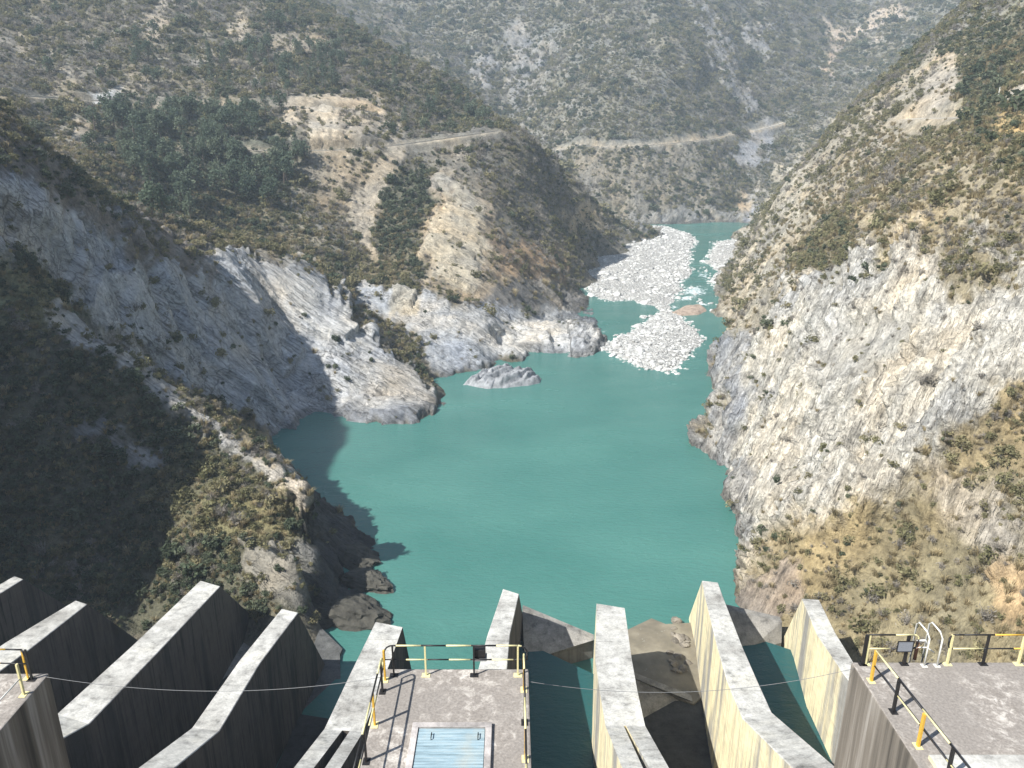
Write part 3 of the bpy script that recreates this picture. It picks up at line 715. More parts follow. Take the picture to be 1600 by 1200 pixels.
# ------------------------------------------------------------------ gravel bars, rock islet
def mat_gravel():
    t = NT('river_gravel'); p = t.pos()
    v = t.voro(p, 1.1, 'F1', 'Color'); v2 = t.voro(p, 2.8, 'F1', 'Color'); d = t.voro(p, 1.1); d2 = t.voro(p, 2.8)
    g1 = t.n('ShaderNodeSeparateColor'); t.l(v, g1.inputs[0]); g2 = t.n('ShaderNodeSeparateColor'); t.l(v2, g2.inputs[0])
    c = t.ramp(g1.outputs[0], [(0, (.26, .25, .235)), (.5, (.42, .41, .39)), (1, (.60, .59, .57))])
    c = t.mix(.5, c, t.ramp(g2.outputs[1], [(0, (.26, .25, .23)), (1, (.62, .61, .59))]))
    c = t.mix(1, c, t.ramp(t.noise(p, .06, 3), [(.3, (.86, .85, .82)), (.7, (1.05, 1.03, 1.0))]), 'MULTIPLY')
    t.base(c); t.set(.9, 0, .2)
    t.bump(t.math('SUBTRACT', 1.0, t.math('ADD', d, t.math('MULTIPLY', d2, .4))), .9, .8)
    return t.m
M['gravel'] = mat_gravel()
def poly_sd(x, y, P):
    ins = np.zeros(x.shape, bool); dist = np.full(x.shape, 1e9)
    for (x0, y0), (x1, y1) in zip(P, np.roll(P, -1, 0)):
        c = ((y0 > y) != (y1 > y)) & (x < (x1-x0)*(y-y0)/((y1-y0) if y1 != y0 else 1e-9)+x0); ins ^= c
        L = (x1-x0)**2+(y1-y0)**2; t = np.clip(((x-x0)*(x1-x0)+(y-y0)*(y1-y0))/L, 0, 1)
        dist = np.minimum(dist, np.hypot(x-x0-t*(x1-x0), y-y0-t*(y1-y0)))
    return np.where(ins, dist, -dist)
def mound(name, poly, step, prof, noise, mat, wob=2.0, kind='structure'):
    P = np.array([atz(a, b, 0)[:2] for a, b in poly]); lo, hi = P.min(0)-6, P.max(0)+6
    gx = np.arange(lo[0], hi[0], step); gy = np.arange(lo[1], hi[1], step); X, Y = np.meshgrid(gx, gy)
    wa = (fbm(X*.12, Y*.12, 3, 3)-.5)*2*wob; wb = (fbm(X*.12, Y*.12, 9, 3)-.5)*2*wob
    s = poly_sd(X+wa, Y+wb, P)
    Z = np.interp(s, *prof)+noise(X, Y, s)*smooth(-1, 2.0, s)
    i = np.arange(X.size).reshape(X.shape); F = np.stack([i[:-1, :-1], i[:-1, 1:], i[1:, 1:], i[1:, :-1]], -1)
    k = (s > -3.0); kf = k[:-1, :-1] | k[1:, 1:]
    q = F[kf]; u, inv = np.unique(q.ravel(), return_inverse=True)
    V = np.stack([X, Y, Z], -1).reshape(-1, 3)
    o = mesh_np(name, V[u], inv.reshape(-1, 4), mat, smooth_=True)
    if kind: tag(o, kind=kind)
    return o, P, (X, Y, Z, s)
gp = ([-6, -1, 0, 2, 8, 30], [-2.5, -.5, 0, .5, .9, 1.6])
gn = lambda X, Y, s: (fbm(X*.35, Y*.35, 1, 4, .6)-.5)*1.5
BAR_L = [(905, 425), (925, 402), (950, 385), (985, 357), (1040, 354), (1078, 366), (1088, 376), (1078, 392), (1076, 415), (1082, 428), (1062, 440), (1064, 452), (1052, 468), (1046, 482), (1052, 494), (1030, 490), (1020, 478), (1000, 473), (978, 468), (950, 470), (925, 462)]
BAR_I = [(938, 546), (952, 533), (985, 520), (1008, 502), (1030, 492), (1056, 492), (1078, 508), (1096, 530), (1080, 552), (1066, 566), (1052, 580), (1010, 576), (978, 562)]
BAR_R = [(1118, 378), (1160, 372), (1215, 380), (1215, 430), (1180, 452), (1140, 458), (1120, 450), (1112, 440), (1120, 424), (1106, 408)]
bars = [mound('gravel_bar', BAR_L, .9, gp, gn, M['gravel']), mound('gravel_bar', BAR_I, .55, gp, gn, M['gravel']), mound('gravel_bar', BAR_R, .9, gp, gn, M['gravel'])]
def ridgy(X, Y, s):
    a = X*.45+Y*.9; b = X*.9-Y*.45
    q = (a*.55+.9*fbm(X*.2, Y*.2, 4, 3)*4); sw = q-np.floor(q)
    return (np.where(sw < .8, sw/.8, (1-sw)/.2)-.4)*1.1+(ridged(b*.12, a*.5, 2, 3)-.5)*1.6+(fbm(X*.9, Y*.9, 5, 3)-.5)*.7
def ledge(X, Y):
    a = (X*.62+Y*.78).ravel(); b = (X*.78-Y*.62).ravel(); w = fbm(X*.15, Y*.15, 8, 3).ravel()*3
    Pb = np.stack([a, b+w, np.zeros_like(a)], 1)
    q = (b+w)/2.6; sw = q-np.floor(q)
    return (.7*blocks(Pb, (9, 2.6, 2), 6)+.3*blocks(Pb, (3.2, 1.1, 1), 7)+np.where(sw < .75, sw/.75, (1-sw)/.25)*1.1-.1).reshape(X.shape)
M['islet'] = mat_rock('islet_rock', (.30, .305, .31))
o, _, _ = mound('rock_islet', [(726, 600), (745, 586), (775, 578), (800, 580), (822, 576), (854, 592), (842, 600), (800, 606), (760, 608)], .3, ([-4, -.5, 0, 1.0, 3, 9], [-3, -.9, -.1, 1.1, 1.7, 2.0]), lambda X, Y, s: ledge(X, Y), M['islet'], 2.2, None)
tag(o, 'low grey ribbed rock islet alone in the teal water', 'rock islet')
o, _, _ = mound('rock_shelf', [(1046, 490), (1070, 478), (1098, 478), (1104, 486), (1090, 492), (1062, 494)], .5, ([-4, -.5, 0, 1.5, 4, 9], [-3, -.6, 0, .7, 1.1, 1.4]), lambda X, Y, s: ridgy(X, Y, s)*.4, mat_rock('brown_rock', (.40, .31, .24)), 1.0, None)
tag(o, 'low brownish rock shelf beside the white rapids', 'rock')

# loose boulders -------------------------------------------------------------
def rock_mesh(name, mat, seed, sub=3, flat=.7):
    bm = bmesh.new(); bmesh.ops.create_icosphere(bm, subdivisions=sub, radius=1)
    P = np.array([v.co[:] for v in bm.verts]); s = seed*13.7
    d = 1+.55*(fbm(P[:, 0]*.9+s, P[:, 1]*.9, P[:, 2]*.9, 3)-.5)*2+(.25 if sub < 4 else .5)*(ridged(P[:, 0]*2+s, P[:, 1]*2, P[:, 2]*2, 4)-.5)
    for v, k, p in zip(bm.verts, d, P):
        q = p*k; c = .72
        for ax in ((.6, .5, .62), (-.7, .3, .6), (.1, -.8, .58), (0, 0, 1)):
            h = float(np.dot(q, ax)); 
            if h > c: q = q-np.array(ax)*(h-c)*.85
        if sub >= 4: q = q*(1+.10*blocks(q[None], (.5, .28, .28), seed)[0]+.05*blocks(q[None], (.2, .11, .11), seed)[0])
        v.co = q*np.array([1.15, .95, flat])
    me = bpy.data.meshes.new(name); bm.to_mesh(me); bm.free()
    me.materials.append(mat)
    return me
PALE_ROCKS = [rock_mesh('boulder', M['pale_rock'], i, 2) for i in range(4)]
bl = {0: ('pale river boulder lying on the wide gravel bar left of the rapids', 'boulders on the wide left gravel bar'),
      1: ('pale river boulder heaped on the gravel island in the lake', 'boulders on the gravel island'),
      2: ('pale river boulder on the gravel strip right of the rapids', 'boulders on the right gravel strip')}
STUFF_ROCK = []
for bi, (o, P, (X, Y, Z, s)) in enumerate(bars):
    ok = np.argwhere(s.ravel()+(fbm(X.ravel()*.25, Y.ravel()*.25, 6, 3)-.5)*6 > -1.6).ravel()
    wgt = np.exp(-np.clip(s.ravel()[ok]-1, 0, None)/14)+.35; wgt /= wgt.sum()
    nbig = (40, 60, 18)[bi]; nst = (6500, 3200, 2200)[bi]
    for n, j in enumerate(rng.choice(ok, nbig+nst, replace=False, p=wgt)):
        x, y, z = X.ravel()[j]+rng.uniform(-.4, .4), Y.ravel()[j]+rng.uniform(-.4, .4), Z.ravel()[j]
        if n < nbig:
            r = rng.uniform(.7, 1.25)*(1.15 if bi != 1 else .8)
            b = link(bpy.data.objects.new('boulder', PALE_ROCKS[n % 4])); b.location = (x, y, max(z, -.2)+r*.15); b.scale = (r, r*rng.uniform(.7, 1), r*rng.uniform(.6, .9)); b.rotation_euler = (rng.uniform(-.3, .3), rng.uniform(-.3, .3), rng.uniform(0, 6.28))
            tag(b, bl[bi][0], 'boulder', bl[bi][1])
        else:
            r = (rng.gamma(1.1, .2)*(1.25 if bi != 1 else .85)+.08)*(.45+1.1*vn(np.array([x*.12]), np.array([y*.12]), np.array([3.]))[0])
            STUFF_ROCK.append((x, y, max(z, -.15)+r*.1, r, rng.integers(0, 4)))
# stones in the rapids
for i in range(46):
    px, py = rng.normal(1098, 20), rng.uniform(378, 486); q = atz(px, py, 0); r = rng.uniform(.4, 1.3)
    STUFF_ROCK.append((q[0], q[1], .1, r, rng.integers(0, 4)))
def grounded(px, py, z0, r, sc3, rot, me, label, group=None, cat='boulder', name='boulder'):
    q = atz(px, py, z0); b = link(bpy.data.objects.new(name, me)); b.location = q; b.scale = [r*k for k in sc3]; b.rotation_euler = rot
    return tag(b, label, cat, group)
DARK = [rock_mesh('shore_rock', M['dark_rock'], 20+i, 4, .75) for i in range(3)]
grounded(553, 958, .4, 5.2, (1.0, .75, .62), (0, .1, -.25), DARK[0], 'biggest dark damp boulder at the foot of the left bank')
grounded(482, 962, .6, 4.2, (1.1, .8, .6), (0, 0, .4), DARK[1], 'brown boulder just behind the end of the fourth wall')
grounded(572, 908, .6, 3.6, (1.1, .7, .6), (.1, 0, -.4), DARK[2], 'pointed dark boulder jutting into the water off the left bank')
grounded(553, 868, .4, 4.0, (1.2, .8, .55), (0, 0, -.6), DARK[1], 'flat dark boulder highest along the shaded left shore')
# ------------------------------------------------------------------ scatter used for what nobody could count
def scatter(name, pts, sources, label=None):
    """pts: x,y,z,scale,rotz,tilt,source index"""
    A = np.array(pts, float); n = len(A)
    me = bpy.data.meshes.new(name); me.vertices.add(n); me.vertices.foreach_set('co', A[:, :3].astype(np.float32).ravel())
    for nm, arr, ty in (('size', A[:, 3], 'FLOAT'), ('turn', A[:, 4], 'FLOAT'), ('lean', A[:, 5], 'FLOAT')):
        a = me.attributes.new(nm, ty, 'POINT'); a.data.foreach_set('value', arr.astype(np.float32))
    a = me.attributes.new('which', 'INT', 'POINT'); a.data.foreach_set('value', A[:, 6].astype(np.int32))
    o = link(bpy.data.objects.new(name, me))
    ng = bpy.data.node_groups.new(name, 'GeometryNodeTree')
    ng.interface.new_socket('Geometry', in_out='INPUT', socket_type='NodeSocketGeometry')
    ng.interface.new_socket('Geometry', in_out='OUTPUT', socket_type='NodeSocketGeometry')
    N = ng.nodes; L = ng.links; gi = N.new('NodeGroupInput'); go = N.new('NodeGroupOutput'); jn = N.new('GeometryNodeJoinGeometry')
    def attr(nm, ty):
        x = N.new('GeometryNodeInputNamedAttribute'); x.data_type = ty; x.inputs[0].default_value = nm
        return [s for s in x.outputs if s.enabled][0]
    size, turn, lean, which = attr('size', 'FLOAT'), attr('turn', 'FLOAT'), attr('lean', 'FLOAT'), attr('which', 'INT')
    cx = N.new('ShaderNodeCombineXYZ'); L.new(lean, cx.inputs[0]); L.new(turn, cx.inputs[2])
    for i, src in enumerate(sources):
        oi = N.new('GeometryNodeObjectInfo'); oi.inputs['Object'].default_value = src; oi.inputs['As Instance'].default_value = True; oi.transform_space = 'ORIGINAL'
        cmp_ = N.new('FunctionNodeCompare'); cmp_.data_type = 'INT'; cmp_.operation = 'EQUAL'
        ins = [s for s in cmp_.inputs if s.enabled]; L.new(which, ins[0]); ins[1].default_value = i
        ip = N.new('GeometryNodeInstanceOnPoints'); L.new(gi.outputs[0], ip.inputs['Points']); L.new(cmp_.outputs[0], ip.inputs['Selection'])
        L.new(oi.outputs['Geometry'], ip.inputs['Instance']); L.new(cx.outputs[0], ip.inputs['Rotation']); L.new(size, ip.inputs['Scale'])
        L.new(ip.outputs[0], jn.inputs[0])
    L.new(jn.outputs[0], go.inputs[0])
    md = o.modifiers.new('scatter', 'NODES'); md.node_group = ng
    tag(o, kind='stuff')
    return o
src_rocks = [next(x for x in COL.objects if x.data == me) for me in PALE_ROCKS]
scatter('cobbles', [(x, y, z, r, rng.uniform(0, 6.28), rng.uniform(-.4, .4), k) for x, y, z, r, k in STUFF_ROCK], src_rocks)

# ------------------------------------------------------------------ dam: spillway walls, piers with decks
YAWP = R(5.5)
def station(*pairs): return [(onplane(*l), onplane(*r)) for l, r in pairs]
# each wall: stations of its sloping top, downstream end first, (left edge pixel, right edge pixel)
WALLS = {
 1: station(((22, 900), (36, 905)), ((-110, 976), (-95, 986))),
 2: station(((118, 938), (136, 944)), ((8, 1004), (48, 1013))),
 3: station(((313, 907), (344, 916)), ((205, 1010), (244, 1022)), ((88, 1116), (139, 1131))),
 4: station(((440, 951), (466, 957)), ((374, 1032), (407, 1035)), ((300, 1137), (343, 1142))),
 5: station(((587, 972), (629, 980)), ((545, 1058), (603, 1052)), ((507, 1139), (567, 1144))),
 6: station(((786, 920), (811, 928)), ((761, 994), (797, 990)), ((735, 1092), (788, 1095))),
 7: station(((932, 943), (976, 950)), ((930, 1030), (987, 1030)), ((937, 1080), (996, 1080)), ((946, 1134), (1008, 1134))),
 8: station(((1097, 907), (1122, 910)), ((1101, 930), (1129, 930)), ((1121, 1012), (1161, 1012)), ((1136, 1064), (1182, 1060)), ((1160, 1122), (1206, 1113))),
 9: station(((1253, 935), (1280, 937)), ((1277, 992), (1305, 988)), ((1318, 1052), (1342, 1048)), ((1380, 1140), (1412, 1132))),
}
WLAB = {
 1: 'shaded concrete spillway wall farthest left, only its end showing',
 2: 'narrow concrete spillway wall second from left, behind the left deck',
 3: 'long straight concrete spillway wall with a patched grey top near the left bank',
 4: 'concrete spillway wall whose top bends, third from the left deck towards the middle',
 5: 'concrete spillway pier with a slotted top beside the middle deck left rail',
 6: 'concrete spillway pier carrying the deck with the blue hatch',
 7: 'concrete spillway pier with a dark slit, first right of the blue hatch deck',
 8: 'concrete spillway wall with a sunlit yellow side, second right of the hatch deck',
 9: 'concrete spillway wall with a bright yellow side next to the right bank'}
EXT = {1: 9.5, 2: 9.5, 3: 9.5, 4: 7, 5: 5, 6: 10, 7: 4.5, 8: 7.7, 9: 6.3}
def wall_bm(k):
    st = list(WALLS[k])
    L, Rr = st[-1]; up = 0 if k in (1, 2, 9) else 1
    for s in (14, 30, 46) if up else (12, 26, 50):
        dz = .492*s if up else .2*s
        st.append((L+np.array([0, -s, dz]), Rr+np.array([0, -s, dz])))
    # downstream nose: slopes down to its foot
    e = EXT[k]; fx, fy = math.sin(YAWP), math.cos(YAWP)
    nl, nr = st[0]
    bm = bmesh.new(); rows = []
    foot = (np.array([nl[0]+fx*e, nl[1]+fy*e, 0]), np.array([nr[0]+fx*e, nr[1]+fy*e, 0]))
    zb = -3.5
    tops = [(bm.verts.new(a), bm.verts.new(b)) for a, b in st]
    fl, fr = bm.verts.new((foot[0][0], foot[0][1], .4)), bm.verts.new((foot[1][0], foot[1][1], .4))
    gl, gr = bm.verts.new((foot[0][0], foot[0][1], zb)), bm.verts.new((foot[1][0], foot[1][1], zb))
    bots = [(bm.verts.new((a[0], a[1], zb)), bm.verts.new((b[0], b[1], zb))) for a, b in st]
    F = lambda *v: bm.faces.new(v)
    slot = k in (5, 7)
    nb = len(WALLS[k])
    for i in range(len(st)-1):
        (a, b), (c, d) = tops[i], tops[i+1]; (a2, b2), (c2, d2) = bots[i], bots[i+1]
        if slot and i >= nb-1:
            pass
        else:
            F(a, c, d, b)
        F(a, a2, c2, c); F(b, d, d2, b2)
    F(tops[0][0], tops[0][1], fr, fl); F(fl, fr, gr, gl)
    F(tops[0][0], fl, gl, bots[0][0]); F(tops[0][1], bots[0][1], gr, fr)
    n = len(st)-1
    F(tops[n][0], bots[n][0], bots[n][1], tops[n][1])
    if slot:      # recess cut in the steep upper part of the top
        f0, f1 = (.40, .66) if k == 5 else (.44, .60)
        i0 = nb-1
        def lerp(i, f, dz=0): 
            a, b = np.array(tops[i][0].co), np.array(tops[i][1].co); p = a*(1-f)+b*f; p[2] += dz; return p
        tl, tr, bl_, br_ = [], [], [], []
        for i in range(i0, n+1):
            g0, g1 = (f0, f1) if i > i0 else ((f0+.06, f1) if k == 5 else (.46, .52))
            tl.append(bm.verts.new(lerp(i, g0))); tr.append(bm.verts.new(lerp(i, g1)))
            bl_.append(bm.verts.new(lerp(i, g0, -9))); br_.append(bm.verts.new(lerp(i, g1, -9)))
        for j in range(n-i0):
            i = i0+j
            F(tops[i][0], tops[i+1][0], tl[j+1], tl[j]); F(tr[j], tr[j+1], tops[i+1][1], tops[i][1])
            F(tl[j], tl[j+1], bl_[j+1], bl_[j]); F(tr[j], br_[j], br_[j+1], tr[j+1]); F(bl_[j], bl_[j+1], br_[j+1], br_[j])
        F(tl[0], bl_[0], br_[0], tr[0])
        F(tl[0], tr[0], tops[i0][1], tops[i0][0])
    bmesh.ops.recalc_face_normals(bm, faces=bm.faces[:])
    es = [e for e in bm.edges if len(e.link_faces) == 2 and e.calc_face_angle(0) > .5 and not slot]
    bmesh.ops.bevel(bm, geom=es, offset=.07, segments=1, affect='EDGES')
    return bm
KS = 70/75     # survey scale of the dam
DZ = 70-16*KS
DECKS = {k: tuple((x*KS, y*KS) for x, y in v) for k, v in {5: ((-23.5, 4), (-14.5, 19.65)), 6: ((-4.06, 4), (.52, 19.86)), 7: ((10.85, 4), (25.5, 20.18))}.items()}
for k in range(1, 10):
    mat = M['concrete_dark'] if k <= 6 else M['concrete']
    if k in DECKS:
        root = empty('spillway_pier', (float(WALLS[k][-1][0][0]), 20, 0), WLAB[k], 'spillway pier', 'concrete spillway walls and piers'); bpy.context.view_layer.update()
        o = mesh_bm('wall', wall_bm(k), mat); o.parent = root; o.matrix_parent_inverse = root.matrix_world.inverted()
        (x0, y0), (x1, y1) = DECKS[k]
        bm = bmesh.new(); bbox(bm, (x0, y0, 10), (x1, y1, DZ), .05)
        o = mesh_bm('deck', bm, M['deck']); o.parent = root; o.matrix_parent_inverse = root.matrix_world.inverted()
        tag(o, {5: 'concrete deck at the left edge', 6: 'mottled concrete deck in the middle', 7: 'wide stained concrete deck at the right edge'}[k])
    else:
        o = mesh_bm('spillway_wall', wall_bm(k), mat); tag(o, WLAB[k], 'spillway wall', 'concrete spillway walls and piers')
# sloping end sills between the walls (px, py, z): crest left, crest right, foot right, foot left
M['dim'] = mat_concrete('shade_toned_concrete', (.11, .11, .105), .5, (.10, .095, .09))  # albedo darkened to stand in for shade on the blunt-tipped sill
def sill(A, B, C, D, label, back=1.2, mat='apron', mid=None):
    P = [atz(*q) for q in ((A, B, C, mid, D) if mid else (A, B, C, D))]; n = len(P)
    fx = np.array([math.sin(YAWP), math.cos(YAWP), 0])*back
    bm = bmesh.new(); F = lambda *q: bm.faces.new(q)
    v = [bm.verts.new(p) for p in P]; w = [bm.verts.new(P[0]+fx), bm.verts.new(P[1]+fx)]
    low = lambda q: bm.verts.new((q.co.x, q.co.y, -3.5))
    b = [low(q) for q in v[2:]]; bw = [low(w[0]), low(w[1])]
    F(*v[::-1]); F(v[0], v[1], w[1], w[0])
    for i in range(n-3): F(v[2+i], b[i], b[i+1], v[3+i])
    F(w[0], w[1], bw[1], bw[0]); F(v[0], w[0], bw[0], b[-1], v[-1]); F(v[1], v[2], b[0], bw[1], w[1])
    bmesh.ops.recalc_face_normals(bm, faces=bm.faces[:])
    bmesh.ops.triangulate(bm, faces=[f for f in bm.faces if len(f.verts) > 4])
    o = mesh_bm('end_sill', bm, M[mat]); tag(o, label, 'spillway sill', 'concrete end sills between the spillway walls')
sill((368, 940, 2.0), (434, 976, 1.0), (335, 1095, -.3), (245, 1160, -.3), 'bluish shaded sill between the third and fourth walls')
sill((497, 988, 1.0), (531, 1022, .5), (533, 1086, -.3), (425, 1192, -.3), 'shaded sill with a blunt tip between the fourth wall and slotted pier', mat='dim', mid=(497, 1148, -.3))
sill((816, 953, 5.6), (928, 1000, 3.4), (926, 1007, 2.3), (820, 1034, 2.3), 'pointed sill right of the hatch deck, its tip in sunlight')
sill((986, 1058, 2.6), (1082, 1096, .6), (1079, 1101, -.3), (1010, 1140, -.3), 'dark triangular sill in the bay with the muddy apron')
sill((1137, 952, 6.0), (1222, 972, 4.5), (1221, 1004, 2.3), (1163, 1021, 2.3), 'half shaded sill in the bay beside the right bank')
# water held back in two of the bays
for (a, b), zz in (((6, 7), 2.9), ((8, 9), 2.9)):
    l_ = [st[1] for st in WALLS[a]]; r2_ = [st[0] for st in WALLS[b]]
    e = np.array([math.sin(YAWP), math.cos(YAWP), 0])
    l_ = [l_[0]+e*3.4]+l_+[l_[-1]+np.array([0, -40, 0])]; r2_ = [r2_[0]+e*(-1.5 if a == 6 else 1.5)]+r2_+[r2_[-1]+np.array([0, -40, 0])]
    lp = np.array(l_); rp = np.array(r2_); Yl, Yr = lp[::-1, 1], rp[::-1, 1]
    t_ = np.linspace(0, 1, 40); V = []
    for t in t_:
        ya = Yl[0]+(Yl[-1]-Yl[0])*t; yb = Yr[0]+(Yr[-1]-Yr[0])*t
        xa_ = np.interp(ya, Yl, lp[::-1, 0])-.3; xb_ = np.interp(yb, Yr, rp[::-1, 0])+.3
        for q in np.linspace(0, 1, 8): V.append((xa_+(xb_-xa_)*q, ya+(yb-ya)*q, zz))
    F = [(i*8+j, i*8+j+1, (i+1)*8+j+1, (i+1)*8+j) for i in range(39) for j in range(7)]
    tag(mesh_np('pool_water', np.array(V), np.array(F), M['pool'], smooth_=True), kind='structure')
# dry floors of the dark bays, bay shade painted into their near-black colour
M['floor'] = mat_concrete('shade_dark_floor', (.045, .045, .045), .5, (.04, .04, .04))
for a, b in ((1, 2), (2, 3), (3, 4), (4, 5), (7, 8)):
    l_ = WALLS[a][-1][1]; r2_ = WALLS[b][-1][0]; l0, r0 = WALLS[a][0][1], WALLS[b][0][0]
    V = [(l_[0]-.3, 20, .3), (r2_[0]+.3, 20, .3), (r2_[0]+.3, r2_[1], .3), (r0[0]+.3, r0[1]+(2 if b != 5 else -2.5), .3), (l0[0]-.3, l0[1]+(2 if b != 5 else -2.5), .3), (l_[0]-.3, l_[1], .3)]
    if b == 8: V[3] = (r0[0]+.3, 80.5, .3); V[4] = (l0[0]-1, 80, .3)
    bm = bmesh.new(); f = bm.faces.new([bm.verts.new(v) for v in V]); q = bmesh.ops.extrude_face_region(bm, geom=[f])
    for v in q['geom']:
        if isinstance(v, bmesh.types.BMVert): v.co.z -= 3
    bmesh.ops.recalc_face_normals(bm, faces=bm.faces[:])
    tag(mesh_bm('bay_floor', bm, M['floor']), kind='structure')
# muddy apron with puddle and rubble
def mat_mud():
    t = NT('muddy_concrete'); p = t.pos(); n = t.noise(p, .35, 5, .6); v = t.noise(p, .8, 4, .7)
    c = t.ramp(n, [(.3, (.13, .115, .085)), (.55, (.19, .165, .12)), (.75, (.26, .23, .17))])
    c = t.mix(t.ramp(v, [(.66, 0), (.70, .6)]), c, (.36, .34, .30)); t.base(c); t.set(.75, 0, .3); t.bump(n, .5, .3); return t.m
M['mud'] = mat_mud()
P = [atz(x, y, .55) for x, y in ((978, 985), (1018, 966), (1040, 975), (1095, 972), (1095, 1090), (1084, 1100), (984, 1064))]
bm = bmesh.new(); top = [bm.verts.new(p) for p in P]; bot = [bm.verts.new((p[0], p[1], -3)) for p in P]
bm.faces.new(top); bm.faces.new(bot[::-1])
for i in range(len(P)): bm.faces.new((top[i], bot[i], bot[(i+1) % len(P)], top[(i+1) % len(P)]))
bmesh.ops.recalc_face_normals(bm, faces=bm.faces[:])
tag(mesh_bm('apron_slab', bm, M['mud']), 'brown muddy concrete slab between two walls below the lake', 'apron slab')
RUB = [rock_mesh('rubble', mat_rock('rubble_rock', (.20, .175, .14)), 31+i, 2) for i in range(2)]
for i in range(26):
    px, py = rng.uniform(1046, 1078), rng.uniform(968, 1052); r = rng.uniform(.35, .8)
    grounded(px, py, .6, r, (1, .9, .7), (rng.uniform(-.5, .5), rng.uniform(-.5, .5), rng.uniform(0, 6)), RUB[i % 2], 'brown rubble block heaped on the muddy apron slab', 'rubble on the apron slab', 'rubble', 'rubble_block')

# ------------------------------------------------------------------ railings, hatch, small things on the decks
def dk(px, py, z=DZ): return atz(px, py, z)
RH = 1.03
def post(root, x, y, col, ang=0.0, h=RH, w=.062):
    bm = bmesh.new()
    bbox(bm, (-w/2, -w*.4, 0.012), (w/2, w*.4, h), .006); me_ = mesh_bm('post', bm, M[col], root)
    me_.location = (x-root.location.x, y-root.location.y, 0); me_.rotation_euler.z = ang
    bm = bmesh.new(); bbox(bm, (-.12, -.09, 0), (.12, .09, .014)); bp = mesh_bm('base_plate', bm, M['pale_yellow' if col != 'black' else 'black'], me_)
def rail(root, name, pts, cols, seg=1.0, r=.022):
    """tube painted in alternating bands"""
    pts = [np.array(p, float)-np.array([root.location.x, root.location.y, root.location.z]) for p in pts]
    bm = bmesh.new(); k = 0; acc = 0
    for a, b in zip(pts[:-1], pts[1:]):
        L = np.linalg.norm(b-a); s = 0
        while s < L-1e-6:
            e = min(L, s+seg-acc); tube(bm, [a+(b-a)*s/L, a+(b-a)*e/L], r, 8, k % len(cols))
            acc += e-s; s = e
            if acc >= seg-1e-6: acc = 0; k += 1
    mesh_bm(name, bm, [M[c] for c in cols], root, True)
def arc(c, r, a0, a1, ax, n=6):
    return [np.array(c)+r*(math.cos(a0+(a1-a0)*i/n)*np.array(ax)+math.sin(a0+(a1-a0)*i/n)*np.array([0, 0, 1.])) for i in range(n+1)]
# middle deck, front
y0 = 19.55*KS
xa, xb = dk(603, 1058)[0]-.02, dk(822, 1055)[0]+.02
r_ = empty('railing', (-1.7, y0, DZ), 'pipe railing across the lake side of the hatch deck', 'railing', 'black and yellow deck railings')
for px, c in ((616, 'black'), (666, 'pale_yellow'), (741, 'black'), (809, 'pale_yellow')): post(r_, dk(px, 1053)[0], y0, c, w=.05)
X = (1., 0, 0)
loop = arc((xa+.25, y0, DZ+RH-.25), .25, math.pi, math.pi/2, X)+arc((xb-.25, y0, DZ+RH-.25), .25, math.pi/2, 0, X)
rail(r_, 'top_rail', [(xa, y0, DZ+.55)]+loop+[(xb, y0, DZ+.55)], ('black', 'pale_yellow'), .72, .024)
rail(r_, 'mid_rail', [(xa, y0, DZ+.55), (xb, y0, DZ+.55)], ('black', 'pale_yellow'), .62, .020)
# lamp box on the front railing
r2 = empty('floodlight', (dk(750, 1022)[0]-.0, y0, DZ+.5), 'small dark box lamp bracketed to the hatch deck front railing', 'floodlight')
bm = bmesh.new(); bbox(bm, (-.14, .05, .05), (.20, .3, .34), .02); mesh_bm('housing', bm, M['black'], r2)
bm = bmesh.new(); bbox(bm, (-.17, -.02, .0), (.24, .32, .03), .008); mesh_bm('bracket', bm, M['steel'], r2)
bm = bmesh.new(); bbox(bm, (-.11, .302, .08), (.17, .315, .31)); mesh_bm('lens', bm, M['grey'], r2)
# middle deck, sides
def side_rail(pp, x, y1, y2, label, hook=True, x2=None):
    r_ = empty('railing', (x, (y1+y2)/2, DZ), label, 'railing', 'black and yellow deck railings')
    for y, c in pp: post(r_, x, y, c, R(90), w=.068)
    Yv = (0, 1., 0)
    rail(r_, 'top_rail', [(x, y1, DZ+.62)]+arc((x, y1-.22, DZ+RH-.22), .22, 0, math.pi/2, Yv)+[(x, y2, DZ+RH)], ('pale_yellow', 'black'), 1.1, .026)
    rail(r_, 'mid_rail', [(x, y1, DZ+.58), (x, y2, DZ+.58)], ('black', 'pale_yellow'), 1.1, .022)
    return r_
xs = -3.92*KS
side_rail([(dk(601, 1063)[1], 'yellow'), (dk(596, 1081)[1], 'black'), (dk(583, 1133)[1], 'yellow'), (dk(570, 1190)[1], 'black'), (13.6, 'yellow'), (12.1, 'black'), (10.6, 'yellow')], xs, 19.1*KS, 9.0, 'leaning long railing along the left edge of the hatch deck')
side_rail([(dk(824, 1078)[1], 'yellow'), (dk(827, 1129)[1], 'black'), (dk(833, 1186)[1], 'yellow'), (13.7, 'black'), (12.2, 'yellow'), (10.7, 'black')], .36*KS, 19.3*KS, 9.0, 'railing along the right edge of the hatch deck above dark water')
